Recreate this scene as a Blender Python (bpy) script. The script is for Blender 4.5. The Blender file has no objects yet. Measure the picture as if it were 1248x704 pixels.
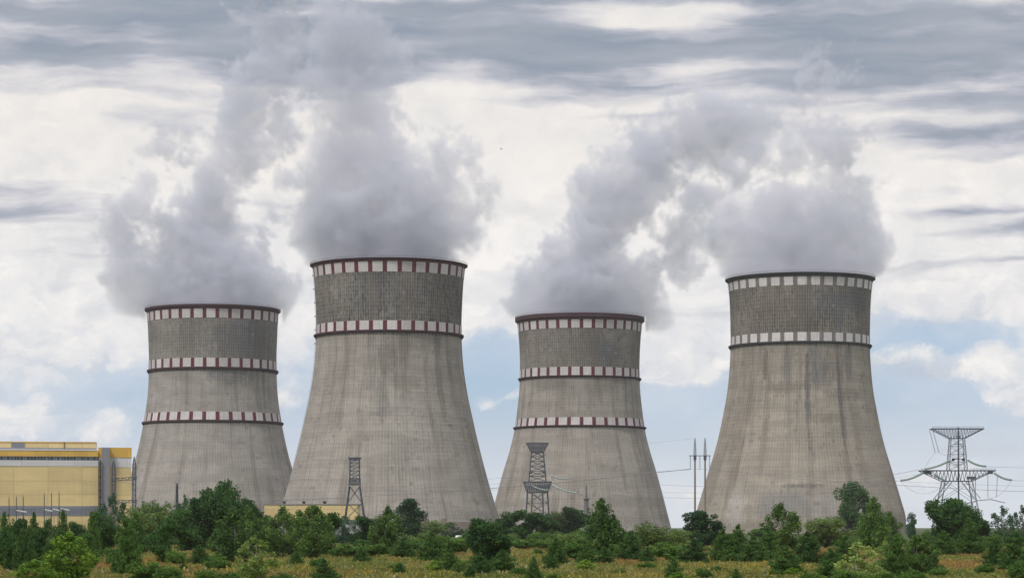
import bpy, math, random
import numpy as np
from mathutils import Vector

SC = bpy.context.scene
COL = SC.collection
PI = math.pi
F = 2900.0            # focal length in photograph pixels (1248 wide)
CX, HY = 624.0, 641.0  # picture centre column, horizon row
CAMZ = 4.0

# ------------------------------------------------------------------ camera
cam_d = bpy.data.cameras.new('camera')
cam = bpy.data.objects.new('camera', cam_d)
COL.objects.link(cam)
cam.location = (0, 0, CAMZ)
cam.rotation_euler = (PI / 2, 0, 0)
cam_d.sensor_width = 36
cam_d.sensor_fit = 'HORIZONTAL'
cam_d.lens = 36 * F / 1248
cam_d.shift_y = (HY - 352) / 1248
cam_d.clip_start = 1
cam_d.clip_end = 60000
SC.camera = cam

# ------------------------------------------------------------------ exposure
SC.view_settings.view_transform = 'Standard'
SC.view_settings.look = 'None'
SC.view_settings.exposure = 0.0
SC.view_settings.gamma = 1.0
SC.view_settings.use_curve_mapping = False
SC.cycles.max_bounces = 6
SC.cycles.diffuse_bounces = 3
SC.cycles.glossy_bounces = 2
SC.cycles.transmission_bounces = 3
SC.cycles.transparent_max_bounces = 8
SC.cycles.volume_bounces = 3
SC.cycles.volume_step_rate = 2.0
SC.cycles.volume_max_steps = 256
SC.cycles.use_denoising = True

# ------------------------------------------------------------------ node maths helper
class X:
    """A socket with arithmetic: every operator adds a Math node to its tree."""
    def __init__(self, t, s): self.t, self.s = t, s
    def _m(self, op, *a, clamp=False):
        n = self.t.nodes.new('ShaderNodeMath'); n.operation = op; n.use_clamp = clamp
        for i, v in enumerate((self,) + a):
            if isinstance(v, X): self.t.links.new(v.s, n.inputs[i])
            else: n.inputs[i].default_value = v
        return X(self.t, n.outputs[0])
    def __add__(self, o): return self._m('ADD', o)
    __radd__ = __add__
    def __mul__(self, o): return self._m('MULTIPLY', o)
    __rmul__ = __mul__
    def __sub__(self, o): return self._m('SUBTRACT', o)
    def __rsub__(self, o): return (self * -1.0) + o
    def __truediv__(self, o): return self._m('DIVIDE', o)
    def pow(self, o): return self._m('POWER', o)
    def max(self, o): return self._m('MAXIMUM', o)
    def min(self, o): return self._m('MINIMUM', o)
    def floor(self): return self._m('FLOOR')
    def frac(self): return self._m('FRACT')
    def abs(self): return self._m('ABSOLUTE')
    def lt(self, o): return self._m('LESS_THAN', o)
    def gt(self, o): return self._m('GREATER_THAN', o)
    def clamp(self): return self._m('ADD', 0.0, clamp=True)
    def exp(self): return self._m('EXPONENT')
    def atan2(self, o): return self._m('ARCTAN2', o)
    def asin(self): return self._m('ARCSINE')
    def step(self, a, b, c=0.0, d=1.0, smooth=True):
        n = self.t.nodes.new('ShaderNodeMapRange')
        n.interpolation_type = 'SMOOTHSTEP' if smooth else 'LINEAR'
        self.t.links.new(self.s, n.inputs[0])
        for i, v in zip((1, 2, 3, 4), (a, b, c, d)): n.inputs[i].default_value = v
        return X(self.t, n.outputs[0])

def sep(t, s):
    n = t.nodes.new('ShaderNodeSeparateXYZ'); t.links.new(s, n.inputs[0])
    return [X(t, o) for o in n.outputs]
def comb(t, *a):
    n = t.nodes.new('ShaderNodeCombineXYZ')
    for i, v in enumerate(a):
        if isinstance(v, X): t.links.new(v.s, n.inputs[i])
        else: n.inputs[i].default_value = v
    return n.outputs[0]
def noise(t, vec, scale=1.0, detail=4.0, rough=0.55, lac=2.0, dist=0.0, color=False, kind='FBM'):
    n = t.nodes.new('ShaderNodeTexNoise'); n.noise_dimensions = '3D'
    try: n.noise_type = kind
    except Exception: pass
    if vec is not None: t.links.new(vec, n.inputs['Vector'])
    n.inputs['Scale'].default_value = scale; n.inputs['Detail'].default_value = detail
    n.inputs['Roughness'].default_value = rough; n.inputs['Lacunarity'].default_value = lac
    n.inputs['Distortion'].default_value = dist
    return n.outputs[1] if color else X(t, n.outputs[0])
def white(t, vec):
    n = t.nodes.new('ShaderNodeTexWhiteNoise'); n.noise_dimensions = '3D'
    t.links.new(vec, n.inputs['Vector']); return X(t, n.outputs['Value'])
def mix(t, f, a, b, mode='MIX'):
    n = t.nodes.new('ShaderNodeMix'); n.data_type = 'RGBA'; n.blend_type = mode
    n.clamp_factor = True
    for i, v in ((0, f), (6, a), (7, b)):
        if isinstance(v, X): t.links.new(v.s, n.inputs[i])
        elif isinstance(v, bpy.types.NodeSocket): t.links.new(v, n.inputs[i])
        elif isinstance(v, (tuple, list)): n.inputs[i].default_value = (*v[:3], 1)
        else: n.inputs[i].default_value = v
    return n.outputs[2]
def bump2(A, E, cx, cy, rx, ry):
    a = (A - cx) * (1 / rx); b = (E - cy) * (1 / ry)
    return ((a * a + b * b) * -1.0).exp()

# ------------------------------------------------------------------ sun
SUN_EL, SUN_AZ = math.radians(52), math.radians(-140)   # azimuth from +Y towards +X: behind the camera, left
sun_d = bpy.data.lights.new('sun', 'SUN')
sun_d.energy = SUN_E = 2.4
sun_d.angle = math.radians(14)
sun_d.color = (1.0, 0.95, 0.87)
sun = bpy.data.objects.new('sun', sun_d); COL.objects.link(sun)
sd = Vector((math.sin(SUN_AZ) * math.cos(SUN_EL), math.cos(SUN_AZ) * math.cos(SUN_EL), math.sin(SUN_EL)))
sun.rotation_euler = sd.to_track_quat('Z', 'Y').to_euler()
sun.location = sd * 300

# ------------------------------------------------------------------ sky
W = bpy.data.worlds.new('World'); SC.world = W; W.use_nodes = True
wt = W.node_tree; wt.nodes.clear()
def build_sky():
    t = wt
    out = t.nodes.new('ShaderNodeOutputWorld'); bg = t.nodes.new('ShaderNodeBackground')
    STR = 0.1
    bg.inputs[1].default_value = STR
    t.links.new(bg.outputs[0], out.inputs[0])
    sky = t.nodes.new('ShaderNodeTexSky'); sky.sky_type = 'NISHITA'; sky.sun_disc = False
    sky.sun_elevation = SUN_EL; sky.sun_rotation = SUN_AZ
    sky.air_density = 1.0; sky.dust_density = 1.2; sky.ozone_density = 1.5
    tc = t.nodes.new('ShaderNodeTexCoord')
    x, y, z = sep(t, tc.outputs['Generated'])
    A = x.atan2(y) * 29.0        # direction, in hundreds of photograph pixels
    E = z.asin() * 29.0
    def k(c, s=1.0): return tuple(v * s / STR for v in c)
    # slow warp so that no bank has a plain outline
    wn = sep(t, noise(t, comb(t, A * 0.5, E * 1.1, 3.3), 1.0, 4, 0.6, color=True))
    Aw = A + (wn[0] - 0.5) * 0.9
    Ew = E + (wn[1] - 0.5) * 0.42
    wn2 = sep(t, noise(t, comb(t, A * 1.3, E * 1.6, 7.7), 1.0, 6, 0.62, color=True))
    Ac = A + (wn2[0] - 0.5) * 1.1
    Ec = E + (wn2[1] - 0.5) * 0.9
    # --- stratus: long streaks, high
    s1 = noise(t, comb(t, Aw * 0.33, Ew * 1.7, 0.0), 1.0, 5, 0.5)
    s2 = noise(t, comb(t, Aw * 0.5 + E * 0.3, Ew * 3.4, 5.0), 1.0, 4, 0.5)
    g = Ew.step(4.5, 5.7) * 0.72 + (s1 - 0.5) * 1.5 + (s2 - 0.5) * 0.6 + 0.02
    for cx, cy, rx, ry, w in (
            (0.6, 5.75, 2.3, 0.38, 0.42), (4.6, 5.65, 2.2, 0.45, 0.36), (-1.2, 5.95, 2.0, 0.3, 0.18),
            (5.5, 4.6, 1.3, 0.26, 0.95), (6.2, 5.1, 1.2, 0.35, 0.25), (-5.9, 3.75, 1.4, 0.36, 0.6), (-5.6, 5.6, 1.1, 0.16, 0.34),
            (-4.0, 6.15, 1.6, 0.14, 0.4), (-5.9, 4.47, 0.5, 0.05, 0.3), (5.3, 4.02, 0.5, 0.08, 0.5),
            (5.8, 3.52, 1.1, 0.09, 0.8), (5.7, 3.75, 0.9, 0.06, 0.55), (6.0, 3.2, 0.6, 0.05, 0.5), (2.4, 6.35, 2.0, 0.12, 0.25), (-5.5, 2.85, 0.9, 0.16, 0.5), (-5.3, 3.3, 0.9, 0.15, 0.4), (4.9, 3.1, 0.9, 0.14, 0.3), (4.6, 4.75, 0.7, 0.2, 0.4), (-4.6, 5.2, 0.8, 0.18, 0.35),
            (1.55, 6.15, 1.1, 0.26, -1.15), (-0.8, 6.4, 0.6, 0.1, -0.6), (5.5, 6.3, 0.8, 0.1, -0.5),
            (2.1, 5.55, 0.7, 0.1, -0.4), (-0.3, 5.3, 1.0, 0.1, -0.2), (-5.4, 5.85, 0.9, 0.12, -0.4), (-5.8, 6.35, 0.7, 0.08, -0.2),
            (0.2, 4.5, 1.6, 0.75, -0.6), (-5.6, 4.9, 1.4, 0.4, -0.55), (5.2, 4.15, 1.6, 0.22, -0.4), (5.1, 4.83, 1.0, 0.13, -0.45),
            (0.3, 3.6, 1.4, 0.7, -0.4), (-5.8, 2.4, 1.2, 0.9, -0.5)):
        g = g + bump2(Aw, Ew, cx, cy, rx, ry) * w
    # thin torn streaks through the bright sheet
    s3 = noise(t, comb(t, Aw * 0.55 + 9.0, Ew * 2.6, 15.0), 1.0, 6, 0.55)
    s4 = noise(t, comb(t, Aw * 0.3, Ew * 5.0, 31.0), 1.0, 4, 0.5)
    g = g + ((s3 - 0.5) * 1.5 + (s4 - 0.5) * 0.9) * (E.step(2.2, 3.4) * 0.95 + 0.1)
    gray = g.step(0.0, 0.72)
    deep = g.step(0.4, 1.0)
    # --- bright cloud sheet: cream, broken below by blue
    c1 = noise(t, comb(t, Ac * 0.75, Ec * 1.15, 11.0), 1.0, 8, 0.6)
    c2 = noise(t, comb(t, Ac * 0.75 - 0.10, Ec * 1.15 + 0.16, 11.0), 1.0, 8, 0.6)
    cov = E.step(1.0, 3.3) * 1.15 - 0.28 + (c1 - 0.5) * 1.6
    for cx, cy, rx, ry, w in (
            (-5.9, 2.35, 0.95, 0.5, 0.75), (-6.1, 1.25, 0.6, 0.35, 1.0), (-4.9, 1.15, 0.35, 0.3, 0.9), (-4.7, 2.3, 0.5, 0.45, 0.4), (-2.75, 1.5, 0.35, 0.3, 0.6),
            (-0.42, 1.52, 0.26, 0.17, 0.95), (-0.02, 1.62, 0.2, 0.13, 0.75), (2.0, 2.0, 0.5, 0.28, 1.0), (5.6, 2.85, 1.3, 0.22, 0.6), (6.15, 1.65, 0.4, 0.3, 1.3),
            (5.3, 2.0, 0.8, 0.25, 0.35), (2.3, 0.45, 0.9, 0.4, 0.55), (5.2, 0.5, 1.2, 0.35, 0.55), (5.6, 1.05, 0.8, 0.2, 0.3), (0.4, 3.1, 1.5, 0.6, 0.3),
            (-0.3, 1.0, 0.5, 0.7, -0.9), (-0.45, 2.1, 0.5, 0.3, -0.25), (2.1, 1.2, 0.6, 0.35, -0.35), (5.0, 2.3, 1.1, 0.2, -0.7), (5.3, 1.5, 0.7, 0.25, -0.2), (-4.6, 1.55, 0.4, 0.3, -0.3),
            (-2.6, 0.95, 0.4, 0.4, -0.4)):
        cov = cov + bump2(Ac, Ec, cx, cy, rx, ry) * w
    cloud = cov.step(0.0, 0.6)
    body = (c1 - c2) * 3.2 + 0.5           # side of a cloud that faces the sun
    lump = noise(t, comb(t, Ac * 1.6, Ec * 2.2, 2.0), 1.0, 7, 0.6)
    light = (body * 0.75 + (lump - 0.5) * 1.7 + 0.22).clamp()
    cream = mix(t, Ew.step(3.2, 5.0), k((0.98, 0.945, 0.915)), k((0.925, 0.88, 0.835)))
    shade = mix(t, E.step(1.0, 4.2), k((0.54, 0.61, 0.72)), k((0.78, 0.77, 0.765)))
    cl = mix(t, light, shade, cream)
    # haze near the ground: pale and a little warm
    blue = mix(t, 0.65, sky.outputs[0], k((0.39, 0.57, 0.83)))
    veil = noise(t, comb(t, Ac * 0.55, Ec * 1.5, 21.0), 1.0, 7, 0.6)
    blue = mix(t, ((veil - 0.5) * 3.2 + 0.55 - bump2(A, E, -0.3, 1.1, 0.5, 0.8) * 1.4).clamp() * 0.8, blue, k((0.62, 0.69, 0.80)))
    blue = mix(t, E.step(1.9, 0.1), blue, k((0.72, 0.76, 0.82)))
    base = mix(t, cloud, blue, cl)
    gcol = mix(t, deep, k((0.55, 0.555, 0.625)), k((0.255, 0.305, 0.39)))
    gcol = mix(t, ((s2 - 0.42) * 3.0).clamp() * 0.8, gcol, k((0.44, 0.47, 0.535)))
    col = mix(t, gray * 0.94, base, gcol)
    # above the picture the overcast thins and gets brighter
    up = E.step(7.0, 22.0)
    top = mix(t, s1.step(0.3, 0.7), k((1.25, 1.22, 1.18)), k((0.80, 0.84, 0.90)))
    col = mix(t, up, col, top)
    t.links.new(col, bg.inputs[0])
build_sky()
W.cycles.sampling_method = 'MANUAL'
W.cycles.sample_map_resolution = 512

# ------------------------------------------------------------------ helpers: tags, meshes, materials
def tag(o, label=None, cat=None, group=None, kind=None):
    if label: o['label'] = label
    if cat: o['category'] = cat
    if group: o['group'] = group
    if kind: o['kind'] = kind
    return o
def empty(name, loc, label, cat, group=None, rz=0.0):
    o = bpy.data.objects.new(name, None); COL.objects.link(o)
    o.location = loc; o.rotation_euler = (0, 0, rz)
    o.empty_display_size = 0.5
    return tag(o, label, cat, group)
def px(x, D): return (x - CX) * D / F          # photo column -> world X at distance D
def pz(y, D): return CAMZ + (HY - y) * D / F   # photo row -> world Z at distance D
def base_d(y): return F * CAMZ / (y - HY)      # distance of ground seen at photo row y

class MB:
    def __init__(self): self.v, self.f, self.m = [], [], []
    def add(self, vs, fs, m=0):
        o = len(self.v); self.v += [tuple(p) for p in vs]
        self.f += [tuple(i + o for i in f) for f in fs]; self.m += [m] * len(fs)
    def box(self, x0, y0, z0, x1, y1, z1, m=0):
        self.add([(x0, y0, z0), (x1, y0, z0), (x1, y1, z0), (x0, y1, z0), (x0, y0, z1), (x1, y0, z1), (x1, y1, z1), (x0, y1, z1)],
                 [(3, 2, 1, 0), (4, 5, 6, 7), (0, 1, 5, 4), (1, 2, 6, 5), (2, 3, 7, 6), (3, 0, 4, 7)], m)
    def bar(self, a, b, r, n=4, r2=None, m=0):
        a, b = Vector(a), Vector(b); d = b - a
        if d.length < 1e-6: return
        q = d.to_track_quat('Z', 'Y'); r2 = r if r2 is None else r2
        vs = []
        for p, rr in ((a, r), (b, r2)):
            for i in range(n):
                t = 2 * PI * (i + 0.5) / n
                vs.append(p + q @ Vector((math.cos(t) * rr, math.sin(t) * rr, 0)))
        fs = [(i, (i + 1) % n, n + (i + 1) % n, n + i) for i in range(n)]
        fs += [tuple(reversed(range(n))), tuple(range(n, 2 * n))]
        self.add(vs, fs, m)
    def tube(self, pts, rs, n=6, m=0):
        pts = [Vector(p) for p in pts]
        if not isinstance(rs, (list, tuple)): rs = [rs] * len(pts)
        vs, fs = [], []
        for k, p in enumerate(pts):
            d = pts[min(k + 1, len(pts) - 1)] - pts[max(k - 1, 0)]
            q = d.to_track_quat('Z', 'Y')
            for i in range(n):
                t = 2 * PI * i / n
                vs.append(p + q @ Vector((math.cos(t) * rs[k], math.sin(t) * rs[k], 0)))
        for k in range(len(pts) - 1):
            for i in range(n):
                fs.append((k * n + i, k * n + (i + 1) % n, (k + 1) * n + (i + 1) % n, (k + 1) * n + i))
        fs += [tuple(reversed(range(n))), tuple(range((len(pts) - 1) * n, len(pts) * n))]
        self.add(vs, fs, m)
    def lathe(self, prof, n=64, m=0, closed=False):
        vs, fs = [], []; k = len(prof)
        for r, z in prof:
            for i in range(n):
                t = 2 * PI * i / n
                vs.append((r * math.sin(t), -r * math.cos(t), z))
        for a in range(k if closed else k - 1):
            b = (a + 1) % k
            for i in range(n):
                j = (i + 1) % n
                fs.append((a * n + i, a * n + j, b * n + j, b * n + i))
        self.add(vs, fs, m)
    def build(self, name, mats, parent=None, smooth=False, loc=None):
        me = bpy.data.meshes.new(name); me.from_pydata(self.v, [], self.f)
        for mm in (mats if isinstance(mats, (list, tuple)) else [mats]): me.materials.append(mm)
        if any(self.m): me.polygons.foreach_set('material_index', self.m)
        if smooth: me.polygons.foreach_set('use_smooth', [True] * len(self.f))
        me.update()
        o = bpy.data.objects.new(name, me); COL.objects.link(o)
        if parent is not None: o.parent = parent
        if loc is not None: o.location = loc
        return o

def new_mat(name):
    m = bpy.data.materials.new(name); m.use_nodes = True
    t = m.node_tree; b = t.nodes['Principled BSDF']
    return m, t, b
def setc(t, b, c):
    if isinstance(c, (tuple, list)): b.inputs['Base Color'].default_value = (*c[:3], 1)
    else: t.links.new(c, b.inputs['Base Color'])
def objco(t):
    return t.nodes.new('ShaderNodeTexCoord').outputs['Object']
def plain(name, c, rough=0.7, metal=0.0, var=0.25, scale=0.6):
    """A colour with weathering: soft blotches and fine grain."""
    m, t, b = new_mat(name)
    co = objco(t)
    n = noise(t, co, scale, 6, 0.65)
    n2 = noise(t, co, scale * 9, 3, 0.6)
    f = ((n - 0.5) * 1.6 + (n2 - 0.5) * 0.6 + 0.5).clamp()
    setc(t, b, mix(t, f, tuple(v * (1 - var) for v in c), tuple(min(1, v * (1 + var)) for v in c)))
    b.inputs['Roughness'].default_value = rough; b.inputs['Metallic'].default_value = metal
    b.inputs['Specular IOR Level'].default_value = 0.3
    return m
# ------------------------------------------------------------------ ground
def build_ground():
    m, t, b = new_mat('meadow')
    g = t.nodes.new('ShaderNodeNewGeometry'); co = g.outputs['Position']
    x, y, z = sep(t, co)
    n1 = noise(t, comb(t, x * 0.05, y * 0.018, 0.0), 1.0, 6, 0.6)
    n2 = noise(t, comb(t, x * 0.16, y * 0.05, 4.0), 1.0, 6, 0.65)
    n3 = noise(t, comb(t, x * 1.5, y * 0.5, 9.0), 1.0, 4, 0.65)
    c = mix(t, n2.step(0.38, 0.62), (0.14, 0.14, 0.04), (0.27, 0.215, 0.08))
    c = mix(t, n1.step(0.45, 0.6), c, (0.23, 0.145, 0.06))
    c = mix(t, n3.step(0.5, 0.75) * 0.6, c, (0.07, 0.085, 0.025))
    c = mix(t, y.step(380, 560), c, (0.055, 0.075, 0.028))
    setc(t, b, c); b.inputs['Roughness'].default_value = 0.95; b.inputs['Specular IOR Level'].default_value = 0.1
    # one sheet, finer near the camera, gently uneven
    rng = np.random.RandomState(3)
    ys = np.concatenate([np.linspace(-400, 100, 11), np.linspace(120, 700, 90), np.linspace(730, 2200, 40), np.geomspace(2400, 6000, 8)])
    xs = np.concatenate([-np.geomspace(3000, 320, 8), np.linspace(-300, 300, 101), np.geomspace(320, 3000, 8)])
    vs = [(float(a), float(c_), 0.0) for c_ in ys for a in xs]
    nx = len(xs)
    fs = [(j * nx + i, j * nx + i + 1, (j + 1) * nx + i + 1, (j + 1) * nx + i) for j in range(len(ys) - 1) for i in range(nx - 1)]
    mb = MB(); mb.add(vs, fs)
    o = mb.build('ground', m, smooth=True); tag(o, kind='structure')
build_ground()

# ------------------------------------------------------------------ cooling towers
def concrete(name, warm, dirty_top, seed, patches=(), z_band=110.0, ztop=150.0, streak=0.5, n_rib=176, speck=0.5):
    m, t, b = new_mat(name)
    x, y, z = sep(t, objco(t))
    ph = x.atan2(y * -1.0)                       # 0 faces the camera, + to the right
    u = ph * (n_rib / (2 * PI)); v = z * (1 / 2.15)
    cell = white(t, comb(t, u.floor(), v.floor(), float(seed)))
    lift = white(t, comb(t, 0.0, v.floor(), seed + 5.0))
    # long soft streaks that run down from the walkways
    st = noise(t, comb(t, ph * 17.0, z * 0.018, seed * 1.7), 1.0, 5, 0.7)
    st2 = noise(t, comb(t, ph * 48.0, z * 0.05, seed * 2.3), 1.0, 4, 0.65)
    hb = noise(t, comb(t, ph * 2.2, z * 0.16, seed * 0.9), 1.0, 6, 0.6)       # lifts of slightly different concrete
    big = noise(t, comb(t, ph * 1.6, z * 0.022, seed * 3.1), 1.0, 5, 0.55)
    sp = noise(t, comb(t, ph * 60.0, z * 0.30, seed * 1.1), 1.0, 4, 0.7)
    A = (0.39 * warm[0], 0.39 * warm[1], 0.39 * warm[2])
    B = tuple(c * 0.72 for c in A)
    c = mix(t, (hb.step(0.36, 0.66) * 0.75 + (lift - 0.5) * 0.22 + (cell - 0.5) * 0.2).clamp(), B, A)
    c = mix(t, big.step(0.35, 0.75) * 0.3, c, (0.26, 0.235, 0.20))
    up = z.step(z_band - 3, z_band + 1)
    dark = (0.085, 0.085, 0.09)
    # grime
    below = z.step(z_band - 62, z_band - 2) * (z.lt(z_band))
    c = mix(t, (st.step(0.52, 0.78) * (below * streak + 0.3)).clamp(), c, dark)
    c = mix(t, st2.step(0.56, 0.8) * 0.34, c, dark)
    c = mix(t, (up * dirty_top * (big.step(0.3, 0.7) * 0.45 + 0.5)).clamp(), c, (0.145, 0.134, 0.115))
    spk = ((sp - 0.5) * 3.4 + (st2 - 0.5) * 2.2 + (cell - 0.5) * 0.35 + (big - 0.5) * 1.8).step(-0.45, 0.60)
    c = mix(t, spk * (up * speck + 0.10), c, (0.055, 0.053, 0.055))
    spl = ((hb - 0.5) * 2.0 + (sp - 0.5) * 1.5).step(0.25, 0.9)
    c = mix(t, spl * 0.5, c, (0.13, 0.11, 0.095))
    for (p0, z0, rp, rz, amt, colr) in patches:
        edge = noise(t, comb(t, ph * 9.0, z * 0.09, p0 * 7 + z0), 1.0, 5, 0.65)
        a = ((ph - p0) * (1 / rp)).abs(); d = ((z - z0) * (1 / rz)).abs()
        e2 = noise(t, comb(t, ph * 40.0, z * 0.35, p0 * 3 + z0), 1.0, 3, 0.6)
        f = ((a * a + d * d)._m('SQRT') + (edge - 0.5) * 1.9 + (e2 - 0.5) * 0.9).step(1.15, 0.55)
        c = mix(t, f * (0.45 + 0.35 * cell + 0.4 * st2.step(.35, .65)).clamp() * amt, c, colr)
    ws = noise(t, comb(t, ph * 6.5, z * 0.012, seed * 4.1 + 2.0), 1.0, 6, 0.68)
    c = mix(t, ws.step(0.46, 0.68) * 0.66, c, (0.14, 0.12, 0.105))
    # short dark dashes along the pour joints, and pale repaired lifts
    dh = noise(t, comb(t, ph * 9.0, (z * 0.5).floor() * 3.7, seed * 5.3), 1.0, 3, 0.6)
    c = mix(t, dh.step(0.58, 0.72) * 0.5, c, (0.13, 0.115, 0.105))
    c = mix(t, dh.step(0.34, 0.28) * 0.3, c, tuple(v * 1.12 for v in A))
    # joints between the formwork panels: thin pale ridges
    fu, fv = u.frac(), v.frac()
    ju = (fu - 0.5).abs().step(0.34, 0.46); jv = (fv - 0.5).abs().step(0.38, 0.47)
    gn = noise(t, comb(t, ph * 3.0, z * 0.06, 2.0 + seed), 1.0, 3, 0.5).step(0.3, 0.7) * 0.5 + 0.5
    groove = (fu - 0.28).abs().step(0.16, 0.05)
    c = mix(t, groove * gn * 0.22, c, (0.10, 0.09, 0.085))
    c = mix(t, ju * gn * (up * 0.08 + 0.19), c, (0.50, 0.475, 0.445))
    c = mix(t, jv * gn * 0.13, c, (0.50, 0.475, 0.445))
    setc(t, b, c); b.inputs['Roughness'].default_value = 0.93; b.inputs['Specular IOR Level'].default_value = 0.15
    bn = t.nodes.new('ShaderNodeBump'); bn.inputs['Strength'].default_value = 0.5; bn.inputs['Distance'].default_value = 0.25
    t.links.new((ju * 0.8 + jv * 0.5 + cell * 0.25).s, bn.inputs['Height']); t.links.new(bn.outputs[0], b.inputs['Normal'])
    return m

def band_mat(name, N, gap, gap_share, seed, lift=1.0):
    m, t, b = new_mat(name)
    x, y, z = sep(t, objco(t))
    ph = x.atan2(y * -1.0)
    f = (ph * (N / (2 * PI)) + 0.5 * gap_share + 64.0).frac()
    is_gap = f.lt(gap_share)
    n = noise(t, comb(t, ph * 30.0, z * 0.25, float(seed)), 1.0, 5, 0.65)
    st = noise(t, comb(t, ph * 70.0, z * 0.06, seed + 3.0), 1.0, 3, 0.6)
    pan = white(t, comb(t, (ph * (N / (2 * PI)) + 0.5 * gap_share + 64.0).floor(), float(seed), 0.0))
    w = mix(t, ((n - .5) * 1.6 + pan * .7).clamp(), tuple(v * lift for v in (0.42, 0.395, 0.40)), tuple(v * lift for v in (0.62, 0.59, 0.60)))
    w = mix(t, st.step(0.5, 0.75) * 0.55, w, (0.26, 0.235, 0.23))
    g = mix(t, n.step(0.3, 0.7), tuple(c * 0.75 for c in gap), tuple(c * 1.2 for c in gap))
    setc(t, b, mix(t, is_gap, w, g)); b.inputs['Roughness'].default_value = 0.75; b.inputs['Specular IOR Level'].default_value = 0.25
    return m

RED = (0.105, 0.022, 0.030)
M_lip_red = plain('oxide_red_concrete', (0.055, 0.026, 0.034), 0.85, scale=0.25)
M_lip_grey = plain('dark_weathered_concrete', (0.055, 0.054, 0.060), 0.85, scale=0.25)
M_fascia = plain('faded_red_paint', RED, 0.8, scale=.3)
M_rail = plain('galvanised_railing', (0.17, 0.17, 0.19), 0.6)
M_inner = plain('wet_inner_concrete', (0.12, 0.12, 0.12), 0.9, scale=0.1)
M_louvre = plain('brown_inlet_panels', (0.17, 0.14, 0.12), 0.9, scale=0.12, var=0.4)
M_steel_dark = plain('dark_galvanised_steel', (0.085, 0.09, 0.10), 0.6, 0.3)

def spline(pts, zs):
    pts = sorted(pts); z = np.array([p[0] for p in pts]); r = np.array([p[1] for p in pts])
    n = len(z); h = np.diff(z); d = np.diff(r) / h
    mm = np.zeros(n); mm[0], mm[-1] = d[0], d[-1]
    for i in range(1, n - 1):
        mm[i] = (d[i - 1] * h[i] + d[i] * h[i - 1]) / (h[i] + h[i - 1])
    out = []
    for q in zs:
        i = int(np.clip(np.searchsorted(z, q) - 1, 0, n - 2)); s = (q - z[i]) / h[i]
        out.append((2*s**3-3*s**2+1)*r[i] + (s**3-2*s**2+s)*h[i]*mm[i] + (-2*s**3+3*s**2)*r[i+1] + (s**3-s**2)*h[i]*mm[i+1])
    return out

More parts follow.
